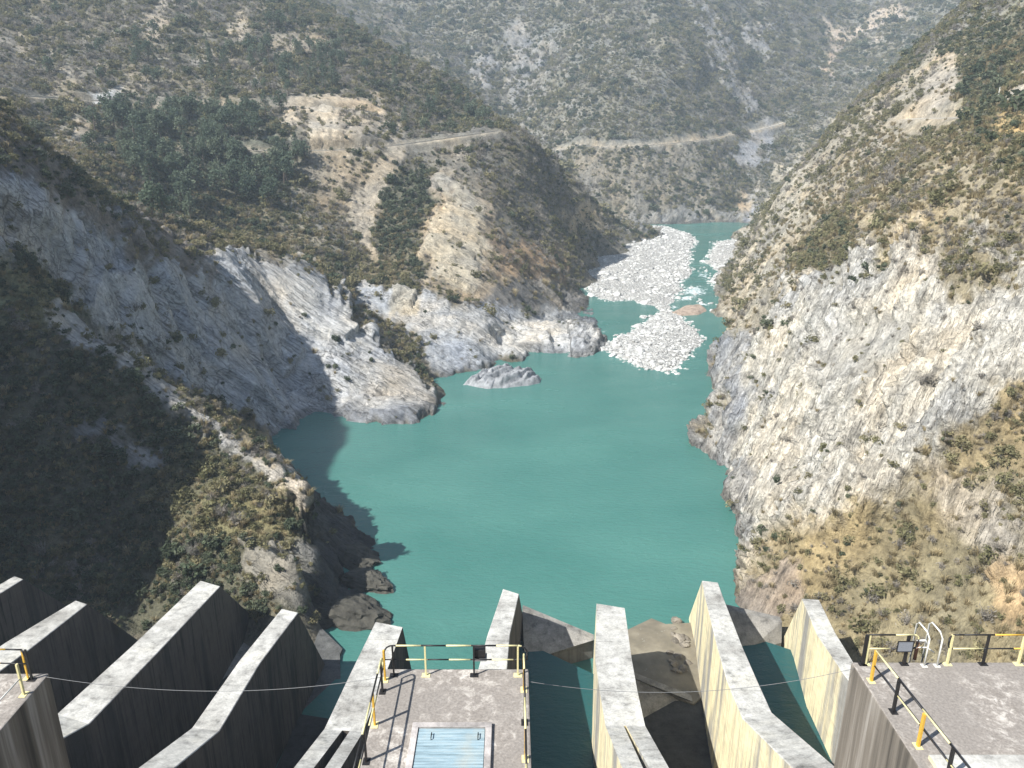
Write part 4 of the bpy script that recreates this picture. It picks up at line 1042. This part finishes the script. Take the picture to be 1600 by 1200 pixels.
# hatch
hx0, hx1, hy1, hy0 = -2.83*KS, -.57*KS, 17.46*KS, 13.4
h = empty('hatch', ((hx0+hx1)/2, (hy0+hy1)/2, DZ), 'pale blue boarded hatch in a concrete frame on the middle deck', 'hatch')
def hb(name, lo, hi, mat, bev=.01, parent=h):
    c = Vector(h.location); bm = bmesh.new(); bbox(bm, Vector(lo)-c, Vector(hi)-c, bev); return mesh_bm(name, bm, mat, parent)
fw = .17
fr = bmesh.new(); c = Vector(h.location)
for lo, hi in (((hx0, hy1-fw, DZ), (hx1, hy1, DZ+.10)), ((hx0, hy0, DZ), (hx0+fw, hy1-fw, DZ+.098)), ((hx1-fw, hy0, DZ), (hx1, hy1-fw, DZ+.098)), ((hx0, hy0-fw, DZ), (hx1, hy0, DZ+.1))):
    bbox(fr, Vector(lo)-c, Vector(hi)-c, .012)
mesh_bm('frame', fr, mat_concrete('hatch_frame', (.42, .385, .36), .3, (.36, .33, .30)), h)
def mat_blue():
    t = NT('faded_blue_boards'); p = t.pos(); n = t.noise(t.mapping(p, (.35, 5, 1)), 3, 6, .7); n2 = t.noise(p, 1.4, 4, .6)
    c = t.ramp(n, [(.3, (.15, .20, .22)), (.5, (.25, .34, .375)), (.7, (.37, .44, .455))])
    c = t.mix(t.ramp(n2, [(.52, 0), (.7, .55)]), c, (.36, .36, .31)); t.base(c); t.set(.8, 0, .2); t.bump(n, .4, .02); return t.m
M['blue'] = mat_blue()
bm = bmesh.new(); y = hy1-fw-.02
while y > hy0+.1:
    bbox(bm, Vector((hx0+fw+.015, y-.088, DZ+.02))-c, Vector((hx1-fw-.015, y, DZ+.062))-c, .006); y -= .1
bbox(bm, Vector((hx0+fw, hy0+.02, DZ+.004))-c, Vector((hx1-fw, hy1-fw, DZ+.018))-c)
cov = mesh_bm('cover', bm, M['blue'], h)
for px in (674, 747):
    q = dk(px, 1152, DZ+.06)
    bm = bmesh.new(); q = Vector(q)-c; tube(bm, [q+Vector((0, -.09, 0)), q+Vector((0, -.09, .07)), q+Vector((0, .09, .07)), q+Vector((0, .09, 0))], .014, 6)
    mesh_bm('handle', bm, M['black'], cov, True)
# right deck
yr = dk(1414, 1037)[1]-.02
xl, xr = dk(1353, 1038)[0], dk(1428, 1038)[0]
r_ = empty('railing', (xl, yr, DZ), 'short looped railing with a grey plate at the right deck corner', 'railing', 'black and yellow deck railings')
for px, c in ((1349, 'black'), (1354, 'pale_yellow'), (1414, 'black')): post(r_, dk(px, 1040)[0], yr, c, w=.085 if c == 'black' else .05)
loop = arc((xr-.15, yr, DZ+RH-.15), .15, math.pi/2, 0, X)+arc((xr-.15, yr, DZ+.55+.15), .15, 0, -math.pi/2, X)
rail(r_, 'top_rail', [(xl-.05, yr, DZ+RH)]+loop, ('black', 'pale_yellow'), .78, .024)
rail(r_, 'mid_rail', [(xl-.05, yr, DZ+.55), (xr-.2, yr, DZ+.55)], ('pale_yellow', 'black'), .7, .022)
q = atz(1404, 1009, DZ+.78)
p_ = empty('plate', (dk(1396, 1037)[0], yr-.05, DZ+.5), 'small grey plate hung on the right deck corner railing', 'sign plate')
bm = bmesh.new(); bbox(bm, (-.02, -.02, .0), (.42, .0, .34), .01); mesh_bm('panel', bm, M['grey'], p_)
bm = bmesh.new()
for lo, hi in (((-.04, -.03, -.02), (.44, -.005, .0)), ((-.04, -.03, .34), (.44, -.005, .36)), ((-.04, -.03, 0), (-.02, -.005, .34)), ((.42, -.03, 0), (.44, -.005, .34))): bbox(bm, lo, hi)
mesh_bm('rim', bm, M['black'], p_)
xl2 = dk(1474, 1036)[0]
r_ = empty('railing', (xl2, yr, DZ), 'long looped railing along the lake edge of the right deck', 'railing', 'black and yellow deck railings')
for px, c in ((1478, 'pale_yellow'), (1534, 'black'), (1589, 'pale_yellow'), (1645, 'black'), (1700, 'pale_yellow'), (1756, 'black')): post(r_, dk(px, 1036)[0], yr, c, w=.068)
loop = arc((xl2+.15, yr, DZ+.7), .15, 3*math.pi/2, math.pi, X)+arc((xl2+.15, yr, DZ+RH-.15), .15, math.pi, math.pi/2, X)
rail(r_, 'top_rail', loop+[(23.2, yr, DZ+RH)], ('black', 'black', 'yellow'), .9, .024)
rail(r_, 'mid_rail', [(xl2+.15, yr, DZ+.55), (23.2, yr, DZ+.55)], ('pale_yellow', 'black', 'yellow'), .9, .022)
# ladder hand hoops
for i, (px, lab) in enumerate(((1441, 'left white hoop handrail at the ladder gap of the right deck'), (1461, 'right white hoop handrail at the ladder gap of the right deck'))):
    q = dk(px, 1037); r_ = empty('ladder_rail', q, lab, 'handrail', 'white ladder hoops')
    bm = bmesh.new(); tube(bm, [(0, -.1, 0), (0, -.1, .95), (-.0, .05, 1.08), (-.0, .5, 1.08), (0, .62, .95), (0, .64, -2.5)], .026, 8); mesh_bm('hoop', bm, M['white'], r_, True)
    bm = bmesh.new(); bbox(bm, (-.08, -.18, 0), (.08, -.02, .012)); mesh_bm('foot_plate', bm, M['white'], r_)
    if i == 0:
        bm = bmesh.new(); tube(bm, [(-.22, .2, .42), (.1, .1, .5), (.32, .05, .36)], .02, 6); mesh_bm('bent_bar', bm, M['white'], r_, True)
# pipes and valve by the ladder
pv = empty('standpipe', dk(1430, 1030), 'rusty standpipe with white fittings beside the ladder hoops', 'pipe')
bm = bmesh.new(); tube(bm, [(-.02, 0, 0), (-.02, 0, .62)], .05, 10); mesh_bm('pipe', bm, mat_paint('rusty_brown', (.16, .075, .045), .8, .2), pv, True)
bm = bmesh.new(); tube(bm, [(-.05, 0, .64), (.2, .02, .66), (.3, 0, .5)], .035, 8); mesh_bm('elbow', bm, M['white'], pv, True)
# right deck, side along its left edge
a_, b_ = dk(1361, 1064), dk(1482, 1199)
r_ = empty('railing', a_, 'black and yellow railing down the left edge of the right deck', 'railing', 'black and yellow deck railings')
for px, py, c in ((1361, 1064, 'yellow'), (1395.6, 1112, 'black'), (1434, 1166, 'yellow'), (1482, 1199, 'black')):
    q = dk(px, py); 
    if c == 'black' and py > 1190: q = dk(1478, 1222)
    post(r_, q[0], q[1], c, R(90), w=.085)
dv = dk(1478, 1222)-a_
rail(r_, 'top_rail', [a_+np.array([0, 0, RH]), a_+dv*2.2+np.array([0, 0, RH])], ('pale_yellow', 'black'), 1.15, .026)
rail(r_, 'mid_rail', [a_+np.array([0, 0, .55]), a_+dv*2.2+np.array([0, 0, .55])], ('black', 'pale_yellow'), 1.15, .022)
bm = bmesh.new(); bbox(bm, (10.5, 6, DZ-.02), (23.5, 16.25*KS, DZ+.12), .02); tag(mesh_bm('step_slab', bm, M['concrete']), 'raised pale concrete step at the near side of the right deck', 'step')
# left deck
a_ = dk(37.5, 1085.5)
r_ = empty('railing', a_, 'yellow posted railing on the left deck beside the shaded bay', 'railing', 'black and yellow deck railings')
post(r_, a_[0], a_[1], 'pale_yellow', R(90), w=.068); post(r_, a_[0]-.02, a_[1]-2.0, 'black', R(90)); post(r_, a_[0]-.05, a_[1]-4, 'pale_yellow', R(90))
rail(r_, 'mid_rail', [a_+np.array([0, 0, .55]), a_+np.array([-.1, -6, .55])], ('white', 'black'), 1.4, .02)
q2 = dk(50, 1062)
r_ = empty('railing', q2, 'rusty black corner railing at the tip of the left deck', 'railing', 'black and yellow deck railings')
post(r_, q2[0], q2[1], 'black'); post(r_, q2[0]-.14, q2[1]+.05, 'yellow', 0, 1.0, .05); post(r_, q2[0]-2.2, q2[1]+.1, 'black'); post(r_, q2[0]-4.4, q2[1]+.1, 'yellow')
rail(r_, 'top_rail', [q2+np.array([0, 0, .7]), q2+np.array([-.1, 0, RH]), q2+np.array([-6, .2, RH])], ('black', 'yellow'), .8, .024)
rail(r_, 'mid_rail', [q2+np.array([0, 0, .55]), q2+np.array([-6, .2, .55])], ('black', 'yellow'), .8, .02)
# slack cables from deck to deck
def cable(p0, p1, sag, label):
    p0, p1 = np.array(p0), np.array(p1); bm = bmesh.new()
    tube(bm, [p0+(p1-p0)*t-np.array([0, 0, 4*sag*t*(1-t)]) for t in np.linspace(0, 1, 40)], .0075, 6)
    tag(mesh_bm('cable', bm, M['steel'], None, True), label, 'cable', 'cables strung between the decks')
cable((-14.5*KS, 19.5*KS, DZ-.02), (-4.05*KS, 19.5*KS, DZ-.02), .5, 'thin grey cable sagging from the left deck to the middle deck')
cable((.52*KS, 19.4*KS, DZ-.1), (10.85*KS, 19.9*KS, DZ-.02), .6, 'thin grey cable sagging from the middle deck to the right deck')
# ------------------------------------------------------------------ vegetation
LEAF = {
 0: mat_leaf('green_leaves', [(0, (.064, .084, .048)), (.5, (.098, .118, .070)), (1, (.145, .160, .10))]),
 1: mat_leaf('olive_leaves', [(0, (.165, .158, .078)), (.5, (.22, .205, .108)), (1, (.29, .255, .142))]),
 2: mat_leaf('dry_twigs', [(0, (.19, .172, .145)), (.5, (.26, .235, .20)), (1, (.35, .315, .26))]),
 3: mat_leaf('dry_grass', [(0, (.25, .205, .115)), (.5, (.33, .27, .155)), (1, (.42, .345, .21))]),
 4: mat_leaf('tree_leaves', [(0, (.085, .118, .078)), (.5, (.12, .155, .102)), (1, (.17, .20, .132))]),
 5: mat_leaf('bare_twigs', [(0, (.27, .24, .21)), (1, (.36, .33, .29))]),
}
def cards(n, centre_fn, size, rnd, aspect=.6, droop=0.0):
    """leaf sprays: many small quads through a volume"""
    C = np.array([centre_fn() for _ in range(n)])
    d = rnd.normal(size=(n, 3)); d[:, 2] = np.abs(d[:, 2])*.8-droop; d /= np.linalg.norm(d, axis=1)[:, None]
    e = np.cross(d, rnd.normal(size=(n, 3))); e /= np.linalg.norm(e, axis=1)[:, None]
    s = size*rnd.uniform(.6, 1.4, n)[:, None]
    a, b = d*s, e*s*aspect
    V = np.stack([C-a*.5, C+b*.5, C+a*.6, C-b*.5], 1).reshape(-1, 3)
    return V, np.arange(4*n).reshape(n, 4)
def lumps(k, rnd, rx, rz, zc, r):
    L = []
    for i in range(k):
        a = rnd.uniform(0, 6.28); q = rnd.uniform(.1, 1)**.6
        L.append((math.cos(a)*rx*q, math.sin(a)*rx*q, zc+rnd.uniform(-1, 1)*rz, r*rnd.uniform(.6, 1.15)))
    return L
def in_lumps(L, rnd, fill=.45):
    def f():
        x, y, z, r = L[rnd.integers(len(L))]; d = rnd.normal(size=3); d /= np.linalg.norm(d)
        return np.array([x, y, z])+d*r*(fill+(1-fill)*rnd.uniform()**.5)
    return f
def twigs(n, rnd, h, spread, w=.02):
    V, F = [], []
    for i in range(n):
        a = rnd.uniform(0, 6.28); t = rnd.uniform(.2, 1)*spread
        tip = np.array([math.cos(a)*t, math.sin(a)*t, h*rnd.uniform(.6, 1.1)]); o = np.array([math.cos(a), math.sin(a), 0])*.05
        s = np.array([-math.sin(a), math.cos(a), 0])*w; m = (o+tip)*.5+np.array([0, 0, .12*h])
        k = len(V); V += [o-s, o+s, m+s*.8, m-s*.8, tip+s*.3, tip-s*.3]; F += [(k, k+1, k+2, k+3), (k+3, k+2, k+4, k+5)]
        for j in range(2):
            q = o+(tip-o)*rnd.uniform(.4, .9); e = q+rnd.normal(size=3)*.22*spread+np.array([0, 0, .12]); k = len(V)
            V += [q-s*.5, q+s*.5, e+s*.3, e-s*.3]; F.append((k, k+1, k+2, k+3))
    return np.array(V), np.array(F)
def data_of(o):
    me = o.data; bpy.data.objects.remove(o); return me
def shrub_mesh(kind, seed):
    rnd = np.random.default_rng(100+seed+kind*10)
    if kind == 3:
        V, F = [], []
        for i in range(46):
            a = rnd.uniform(0, 6.28); r0 = rnd.uniform(0, .35); h = rnd.uniform(.5, 1.0); ln = rnd.uniform(.2, .7)
            b = np.array([math.cos(a)*r0, math.sin(a)*r0, 0]); d = np.array([math.cos(a), math.sin(a), 0]); s = np.array([-d[1], d[0], 0])*.035
            m = b+d*ln*.35+np.array([0, 0, h*.7]); t = b+d*ln+np.array([0, 0, h*.85]); k = len(V)
            V += [b-s, b+s, m+s*.8, m-s*.8, t+s*.2, t-s*.2]; F += [(k, k+1, k+2, k+3), (k+3, k+2, k+4, k+5)]
        V, F = np.array(V), np.array(F); mi = np.zeros(len(F), int)
    else:
        L = lumps(6, rnd, .55, .18, .5, .42)
        n = {0: 190, 1: 160, 2: 90}[kind]
        V1, F1 = cards(n, in_lumps(L, rnd, .5), {0: .27, 1: .25, 2: .22}[kind], rnd, {0: .6, 1: .55, 2: .3}[kind])
        V2, F2 = twigs({0: 8, 1: 12, 2: 34}[kind], rnd, .8, .6, .016)
        V1[:, 2] = np.maximum(V1[:, 2], .0)
        V = np.concatenate([V1, V2]); F = np.concatenate([F1, F2+len(V1)]); mi = np.r_[np.zeros(len(F1), int), np.ones(len(F2), int)]
    return data_of(mesh_np('shrub', V, F, [LEAF[kind], LEAF[2] if kind != 2 else LEAF[5]], None, False, mi))
SHRUB = {k: [shrub_mesh(k, i) for i in range(3)] for k in range(4)}
def limb(V, F, p0, p1, r0, r1, seg=5):
    p0, p1 = np.array(p0, float), np.array(p1, float); d = p1-p0; d /= np.linalg.norm(d)
    a = np.cross(d, (0.3, .9, .1)); a /= np.linalg.norm(a); b = np.cross(d, a); k = len(V)
    for p, r in ((p0, r0), (p1, r1)):
        for i in range(seg): t = 6.283*i/seg; V.append(p+(a*math.cos(t)+b*math.sin(t))*r)
    for i in range(seg): F.append((k+i, k+(i+1) % seg, k+seg+(i+1) % seg, k+seg+i))
def tree_meshes(seed, kind):
    """trunk with limbs, and a crown of leaf sprays; height about 1"""
    rnd = np.random.default_rng(500+seed); V, F = [], []
    if kind == 'broad':
        L = lumps(9, rnd, .26, .22, .66, .17)+[(0, 0, .88, .13)]
        limb(V, F, (0, 0, -.08), (.01, 0, .45), .028, .018); limb(V, F, (.01, 0, .45), (0, 0, .8), .018, .006)
        for x, y, z, r in L[:8]: limb(V, F, (0, 0, rnd.uniform(.25, .5)), (x, y, z), .012, .004, 4)
        V1, F1 = cards(430, in_lumps(L, rnd, .45), .078, rnd, .62)
    else:
        limb(V, F, (0, 0, -.08), (0, 0, .5), .022, .015); limb(V, F, (0, 0, .5), (0, 0, .98), .015, .004)
        Ls = []
        for i in range(16):
            z = .24+.72*(i/15); rad = .20*(1-(i/15)**1.4)+.03; a = i*2.4
            tip = (math.cos(a)*rad, math.sin(a)*rad, z+.02); limb(V, F, (0, 0, z), tip, .007, .003, 4); Ls.append((tip[0]*.7, tip[1]*.7, z+.02, .05+rad*.32))
        V1, F1 = cards(430, in_lumps(Ls, rnd, .3), .07, rnd, .4)
    tr = data_of(mesh_np('trunk', np.array(V), np.array(F), M['bark'], None, True))
    cr = data_of(mesh_np('crown', V1, F1, LEAF[4], None, False))
    return tr, cr
TREES = [tree_meshes(i, 'broad') for i in range(4)]+[tree_meshes(9+i, 'pine') for i in range(2)]

# where the ground can be seen (sight lines checked along each compass column)
KEL = (TZ-CAMZ)/np.maximum(TY, 1); run = np.maximum.accumulate(KEL, 0); seen = KEL >= run-.02
TPX, TPY = proj(TX, TY, TZ)
inview = (TPX > -160) & (TPX < 1760) & (TPY > -160) & (TPY < 1260) & seen & (TZ > .5)
area = np.abs(np.gradient(TX, axis=1)*np.gradient(TY, axis=0))*np.minimum(nl, 2.2)
space = np.where(GY < 220, 1.15+GY/260, 1.35+GY/340)
dd_ = np.where(dens > .85, dens, dens*(.25+1.15*clump))
lam = np.where(inview, np.clip(dd_, 0, 1.3)*area/space**2*1.5, 0)
pick = rng.poisson(lam.ravel()); ids = np.repeat(np.arange(pick.size), pick)
print('plants', len(ids))
mk = mixk.reshape(-1, 5)[ids]; cum = np.cumsum(mk, 1); cum /= cum[:, -1:]
# neighbours of a kind: the choice follows a slow noise as well as chance
gxx, gyy, gzz = GX.ravel()[ids], GY.ravel()[ids], GZ.ravel()[ids]
rv = np.clip(.55*rng.random(len(ids))+.45*smooth(.25, .75, fbm(gxx*.07, gyy*.07, gzz*.07, 2)), 0, .999)
kind = (rv[:, None] > cum).sum(1)
sp_ = space.ravel()[ids]; rad = sp_*.52*np.exp(rng.normal(0, .45, len(ids)))
dxc = np.abs(np.gradient(TX, axis=1)).ravel()[ids]; dyc = np.abs(np.gradient(TY, axis=0)).ravel()[ids]
pos = TV[ids].copy()
jx = rng.uniform(-.5, .5, len(ids))*dxc; jy = rng.uniform(-.5, .5, len(ids))*dyc
pos[:, 0] += jx; pos[:, 1] += jy; pos[:, 2] += zx.ravel()[ids]*jx*.9+zy.ravel()[ids]*jy*.9-.12*rad
regv = reg.ravel()[ids]
kind = np.where((kind == 4) & (gyy < 200), 0, kind)
# trees ------------------------------------------------------------
TL = {('broad', 1, 0): ('tall grey green broadleaf tree in the wood below the upper road', 'trees of the wood below the upper road'),
      ('pine', 1, 0): ('dark pine standing among the broadleaf wood below the upper road', 'pines of the wood below the upper road'),
      ('broad', 1, 1): ('bushy green tree on the hillside above the upper road', 'broadleaf trees above the upper road'),
      ('pine', 1, 1): ('dark pine on the wooded hillside above the upper road', 'pines above the upper road'),
      ('broad', 3, 0): ('green tree on the upper slope of the right bank', 'trees on the right bank')}
tid = np.argwhere(kind == 4).ravel(); rng.shuffle(tid)
spots = [(pos[i], 'broad' if rng.random() < .8 else 'pine', 0 if TPY.ravel()[ids[i]] > 165 else 1) for i in tid[:205]]
def tree_patch(n, px0, px1, py0, py1, form):
    m = np.argwhere(inview.ravel() & (TPX.ravel() > px0) & (TPX.ravel() < px1) & (TPY.ravel() > py0) & (TPY.ravel() < py1) & (seen.ravel()) & (rock.ravel() < .5)).ravel()
    for j in rng.choice(m, min(n, len(m)), replace=False): spots.append((TV[j], form, 1))
for a in ((16, 425, 525, 82, 140, 'pine'), (14, 440, 530, 85, 140, 'broad'), (16, 520, 700, 40, 160, 'pine'), (10, 340, 430, 60, 150, 'broad'), (10, 150, 250, 60, 140, 'broad'), (10, 300, 360, 90, 150, 'pine')): tree_patch(*a)
for i, (p, form, zone_) in enumerate(spots):
    if p[0] > 40 and p[1] < 500: continue
    if min(np.hypot(P_[:, 0]-p[0], P_[:, 1]-p[1]).min() for P_, _ in RP.values()) < 7 and zone_ == 1: continue
    lab, grp = TL[(form, 1, zone_)]
    tr, cr = TREES[i % 4 if form == 'broad' else 4+i % 2]
    h = rng.uniform(7.5, 12.5) if zone_ == 0 else rng.uniform(7, 11)
    e = bpy.data.objects.new('pine_tree' if form == 'pine' else 'broadleaf_tree', None); link(e)
    e.location = (p[0], p[1], p[2]-.2); w = h*rng.uniform(.8, 1.1); e.scale = (w, w, h); e.rotation_euler = (rng.uniform(-.06, .06), rng.uniform(-.06, .06), rng.uniform(0, 6.28))
    e.empty_display_size = .1
    tag(e, lab, 'tree', grp)
    link(bpy.data.objects.new('trunk', tr), e); link(bpy.data.objects.new('crown', cr), e)
# shrubs -----------------------------------------------------------
kind = np.where(kind == 4, 0, kind)
var = rng.integers(0, 3, len(ids)); rot = rng.uniform(0, 6.28, len(ids))
dist = np.linalg.norm(pos-np.array([0, 0, CAMZ]), axis=1)
vis2 = inview.ravel()[ids] & (TPX.ravel()[ids] > 0) & (TPX.ravel()[ids] < 1600) & (TPY.ravel()[ids] > 0) & (TPY.ravel()[ids] < 1100) & (kind != 3)
order = np.argsort(np.where(vis2, -rad/dist, 0))
single = order[:285]
RG = {0: 'left bank', 1: 'wooded hill', 2: 'far mountain', 3: 'right bank', 4: 'river edge'}
KD = {0: 'dark green leafy shrub', 1: 'olive yellow green shrub', 2: 'dry brown twiggy shrub'}
def place_words(i):
    x, y = TPX.ravel()[ids[i]], TPY.ravel()[ids[i]]; r = regv[i]
    if r == 0 or x < 620 and y > 400:
        return ('high on the shaded left bank' if y < 480 else 'on the middle of the shaded left bank' if y < 700 else 'low on the left bank just behind the spillway walls')
    if r == 3 or x > 1100:
        return ('high on the right bank' if y < 330 else 'on the middle of the right bank' if y < 700 else 'low on the right bank above the right deck')
    return 'on the spur and hill across the lake'
for i in single:
    o = link(bpy.data.objects.new('shrub', SHRUB[kind[i]][var[i]])); o.location = pos[i]; s = rad[i]; o.scale = (s, s, s*rng.uniform(.85, 1.25)); o.rotation_euler = (rng.uniform(-.15, .15), rng.uniform(-.15, .15), rot[i])
    w = place_words(i); tag(o, KD[kind[i]]+' '+w, 'shrub', KD[kind[i]]+'s '+w)
# pale leafless bushes low on the left bank
BARE = data_of(mesh_np('shrub', *twigs(60, np.random.default_rng(3), 1.0, .9, .014), LEAF[5]))
for (px, py), lab in zip(((72, 868), (20, 845), (300, 866), (345, 805), (60, 905)), ('big pale leafless bush at the foot of the left bank near the frame edge', 'smaller pale leafless bush at the very left of the left bank', 'pale rounded leafless bush low on the left bank above the third wall', 'pale leafless bush on the grassy shoulder of the left bank', 'low pale leafless bush right behind the farthest left wall')):
    q = hit(px, py); o = link(bpy.data.objects.new('bare_shrub', BARE)); o.location = q-np.array([0, 0, .3]); o.scale = (3.0, 3.0, 3.2) if px == 72 else (1.9, 1.9, 2.0); tag(o, lab, 'shrub', 'pale leafless bushes')
rest = np.ones(len(ids), bool); rest[single] = False
gsrc = []
for k in range(3):     # three tufts in the open are things of their own and lend their mesh to the grass
    pass
srcs = {}
for k in (0, 1, 2):
    for v in range(3): srcs[(k, v)] = next((x for x in COL.objects if x.data == SHRUB[k][v]), None)
missing = [kv for kv, x in srcs.items() if x is None]
for kv in missing:
    i = next(j for j in np.argwhere(rest & (kind == kv[0])).ravel()); o = link(bpy.data.objects.new('shrub', SHRUB[kv[0]][kv[1]])); o.location = pos[i]; o.scale = [rad[i]]*3
    w = place_words(i); tag(o, KD[kv[0]]+' '+w, 'shrub', KD[kv[0]]+'s '+w); srcs[kv] = o
for r, nm in ((0, 'scrub'), (1, 'scrub'), (2, 'scrub'), (3, 'scrub')):
    m = rest & (kind != 3) & ((regv == r) | ((regv == 4) & (r == 3)))
    if m.sum() == 0: continue
    scatter(nm, np.c_[pos[m], rad[m]*rng.uniform(.9, 1.15, m.sum()), rot[m], rng.uniform(-.2, .2, m.sum()), kind[m]*3+var[m]], [srcs[(k, v)] for k in (0, 1, 2) for v in range(3)])
# grass tufts: right bank foot, ledges, shoulders
gl = np.where(inview & (GY < 330), np.clip(dens, 0, 1)*np.clip(1.2-rock, .15, 1)*((GX > 20)*1.0+.45*(GX <= 20))*area/(.75+GY/260)**2*.95, 0)
gp_ = rng.poisson(gl.ravel()); gi_ = np.repeat(np.arange(gp_.size), gp_)
print('tufts', len(gi_))
gpos = TV[gi_].copy(); gpos[:, 0] += rng.uniform(-.5, .5, len(gi_))*np.abs(np.gradient(TX, axis=1)).ravel()[gi_]
gsz = (.55+GY.ravel()[gi_]/330)*np.exp(rng.normal(0, .3, len(gi_)))
for v in range(3):
    o = link(bpy.data.objects.new('grass_tuft', SHRUB[3][v])); o.location = hit((1395, 1330, 1480)[v], (905, 890, 940)[v]); o.scale = (1.2,)*3
    tag(o, 'dry straw grass tuft on the right bank above the right deck', 'grass', 'dry grass tufts on the right bank'); gsrc.append(o)
# low dry growth between the shrubs of the hills
ul = np.where(inview & (GY > 90), np.clip(dens+.05, 0, 1)*np.clip(1.15-rock, .12, 1)*(1-clear)*area/(space*.72)**2, 0)
up_ = rng.poisson(ul.ravel()); ui = np.repeat(np.arange(up_.size), up_)
print('undergrowth', len(ui))
upos = TV[ui].copy(); ux = rng.uniform(-.5, .5, len(ui))*np.abs(np.gradient(TX, axis=1)).ravel()[ui]; upos[:, 0] += ux; upos[:, 2] += zx.ravel()[ui]*ux*.9
us = space.ravel()[ui]*.30*np.exp(rng.normal(0, .4, len(ui)))
uk = np.where(rng.random(len(ui)) < .62, 6, np.where(rng.random(len(ui)) < .7, 3, 0))+rng.integers(0, 3, len(ui))
nearl = (GX.ravel()[ui] < 0) & (GY.ravel()[ui] < 175); uk = np.where(nearl, np.where(rng.random(len(ui)) < .62, 0, 3)+rng.integers(0, 3, len(ui)), uk)
scatter('undergrowth', np.c_[upos, us, rng.uniform(0, 6.28, len(ui)), rng.uniform(-.3, .3, len(ui)), uk], [srcs[(k, v)] for k in (0, 1, 2) for v in range(3)])
scatter('grass', np.c_[gpos, gsz, rng.uniform(0, 6.28, len(gi_)), rng.uniform(-.3, .3, len(gi_)), rng.integers(0, 3, len(gi_))], gsrc)

# ------------------------------------------------------------------ posts on the right bank
for (px, py, top, lab) in ((1343, 192, 176, 'thin white post left of the short road on the right bank'), (1359, 190, 174, 'thin white post close above the short road on the right bank'), (1558, 160, 140, 'slim grey pole beside the pale outcrop on the right bank')):
    q = hit(px, py); hgt = (py-top)*q[1]/1180*1.05
    bm = bmesh.new(); tube(bm, [(0, 0, -.6), (0, 0, hgt*.6), (.04, 0, hgt)], [.16, .13, .10], 8); bbox(bm, (-.35, -.35, -.6), (.35, .35, .15), .03)
    o = mesh_bm('marker_post', bm, M['white']); o.location = q; tag(o, lab, 'post')

# ------------------------------------------------------------------ haze over the valley
if HAZE:
    bm = bmesh.new(); bbox(bm, (-1800, -60, -8), (1800, 1560, 620))
    hm = bpy.data.materials.new('valley_haze'); hm.use_nodes = True; nt = hm.node_tree
    nt.nodes.remove(nt.nodes['Principled BSDF'])
    pv = nt.nodes.new('ShaderNodeVolumePrincipled'); pv.inputs['Color'].default_value = (.76, .88, 1.0, 1); pv.inputs['Density'].default_value = .00027; pv.inputs['Anisotropy'].default_value = .15
    nt.links.new(pv.outputs[0], nt.nodes['Material Output'].inputs['Volume'])
    hm.cycles.homogeneous_volume = True
    tag(mesh_bm('haze', bm, hm), kind='stuff')
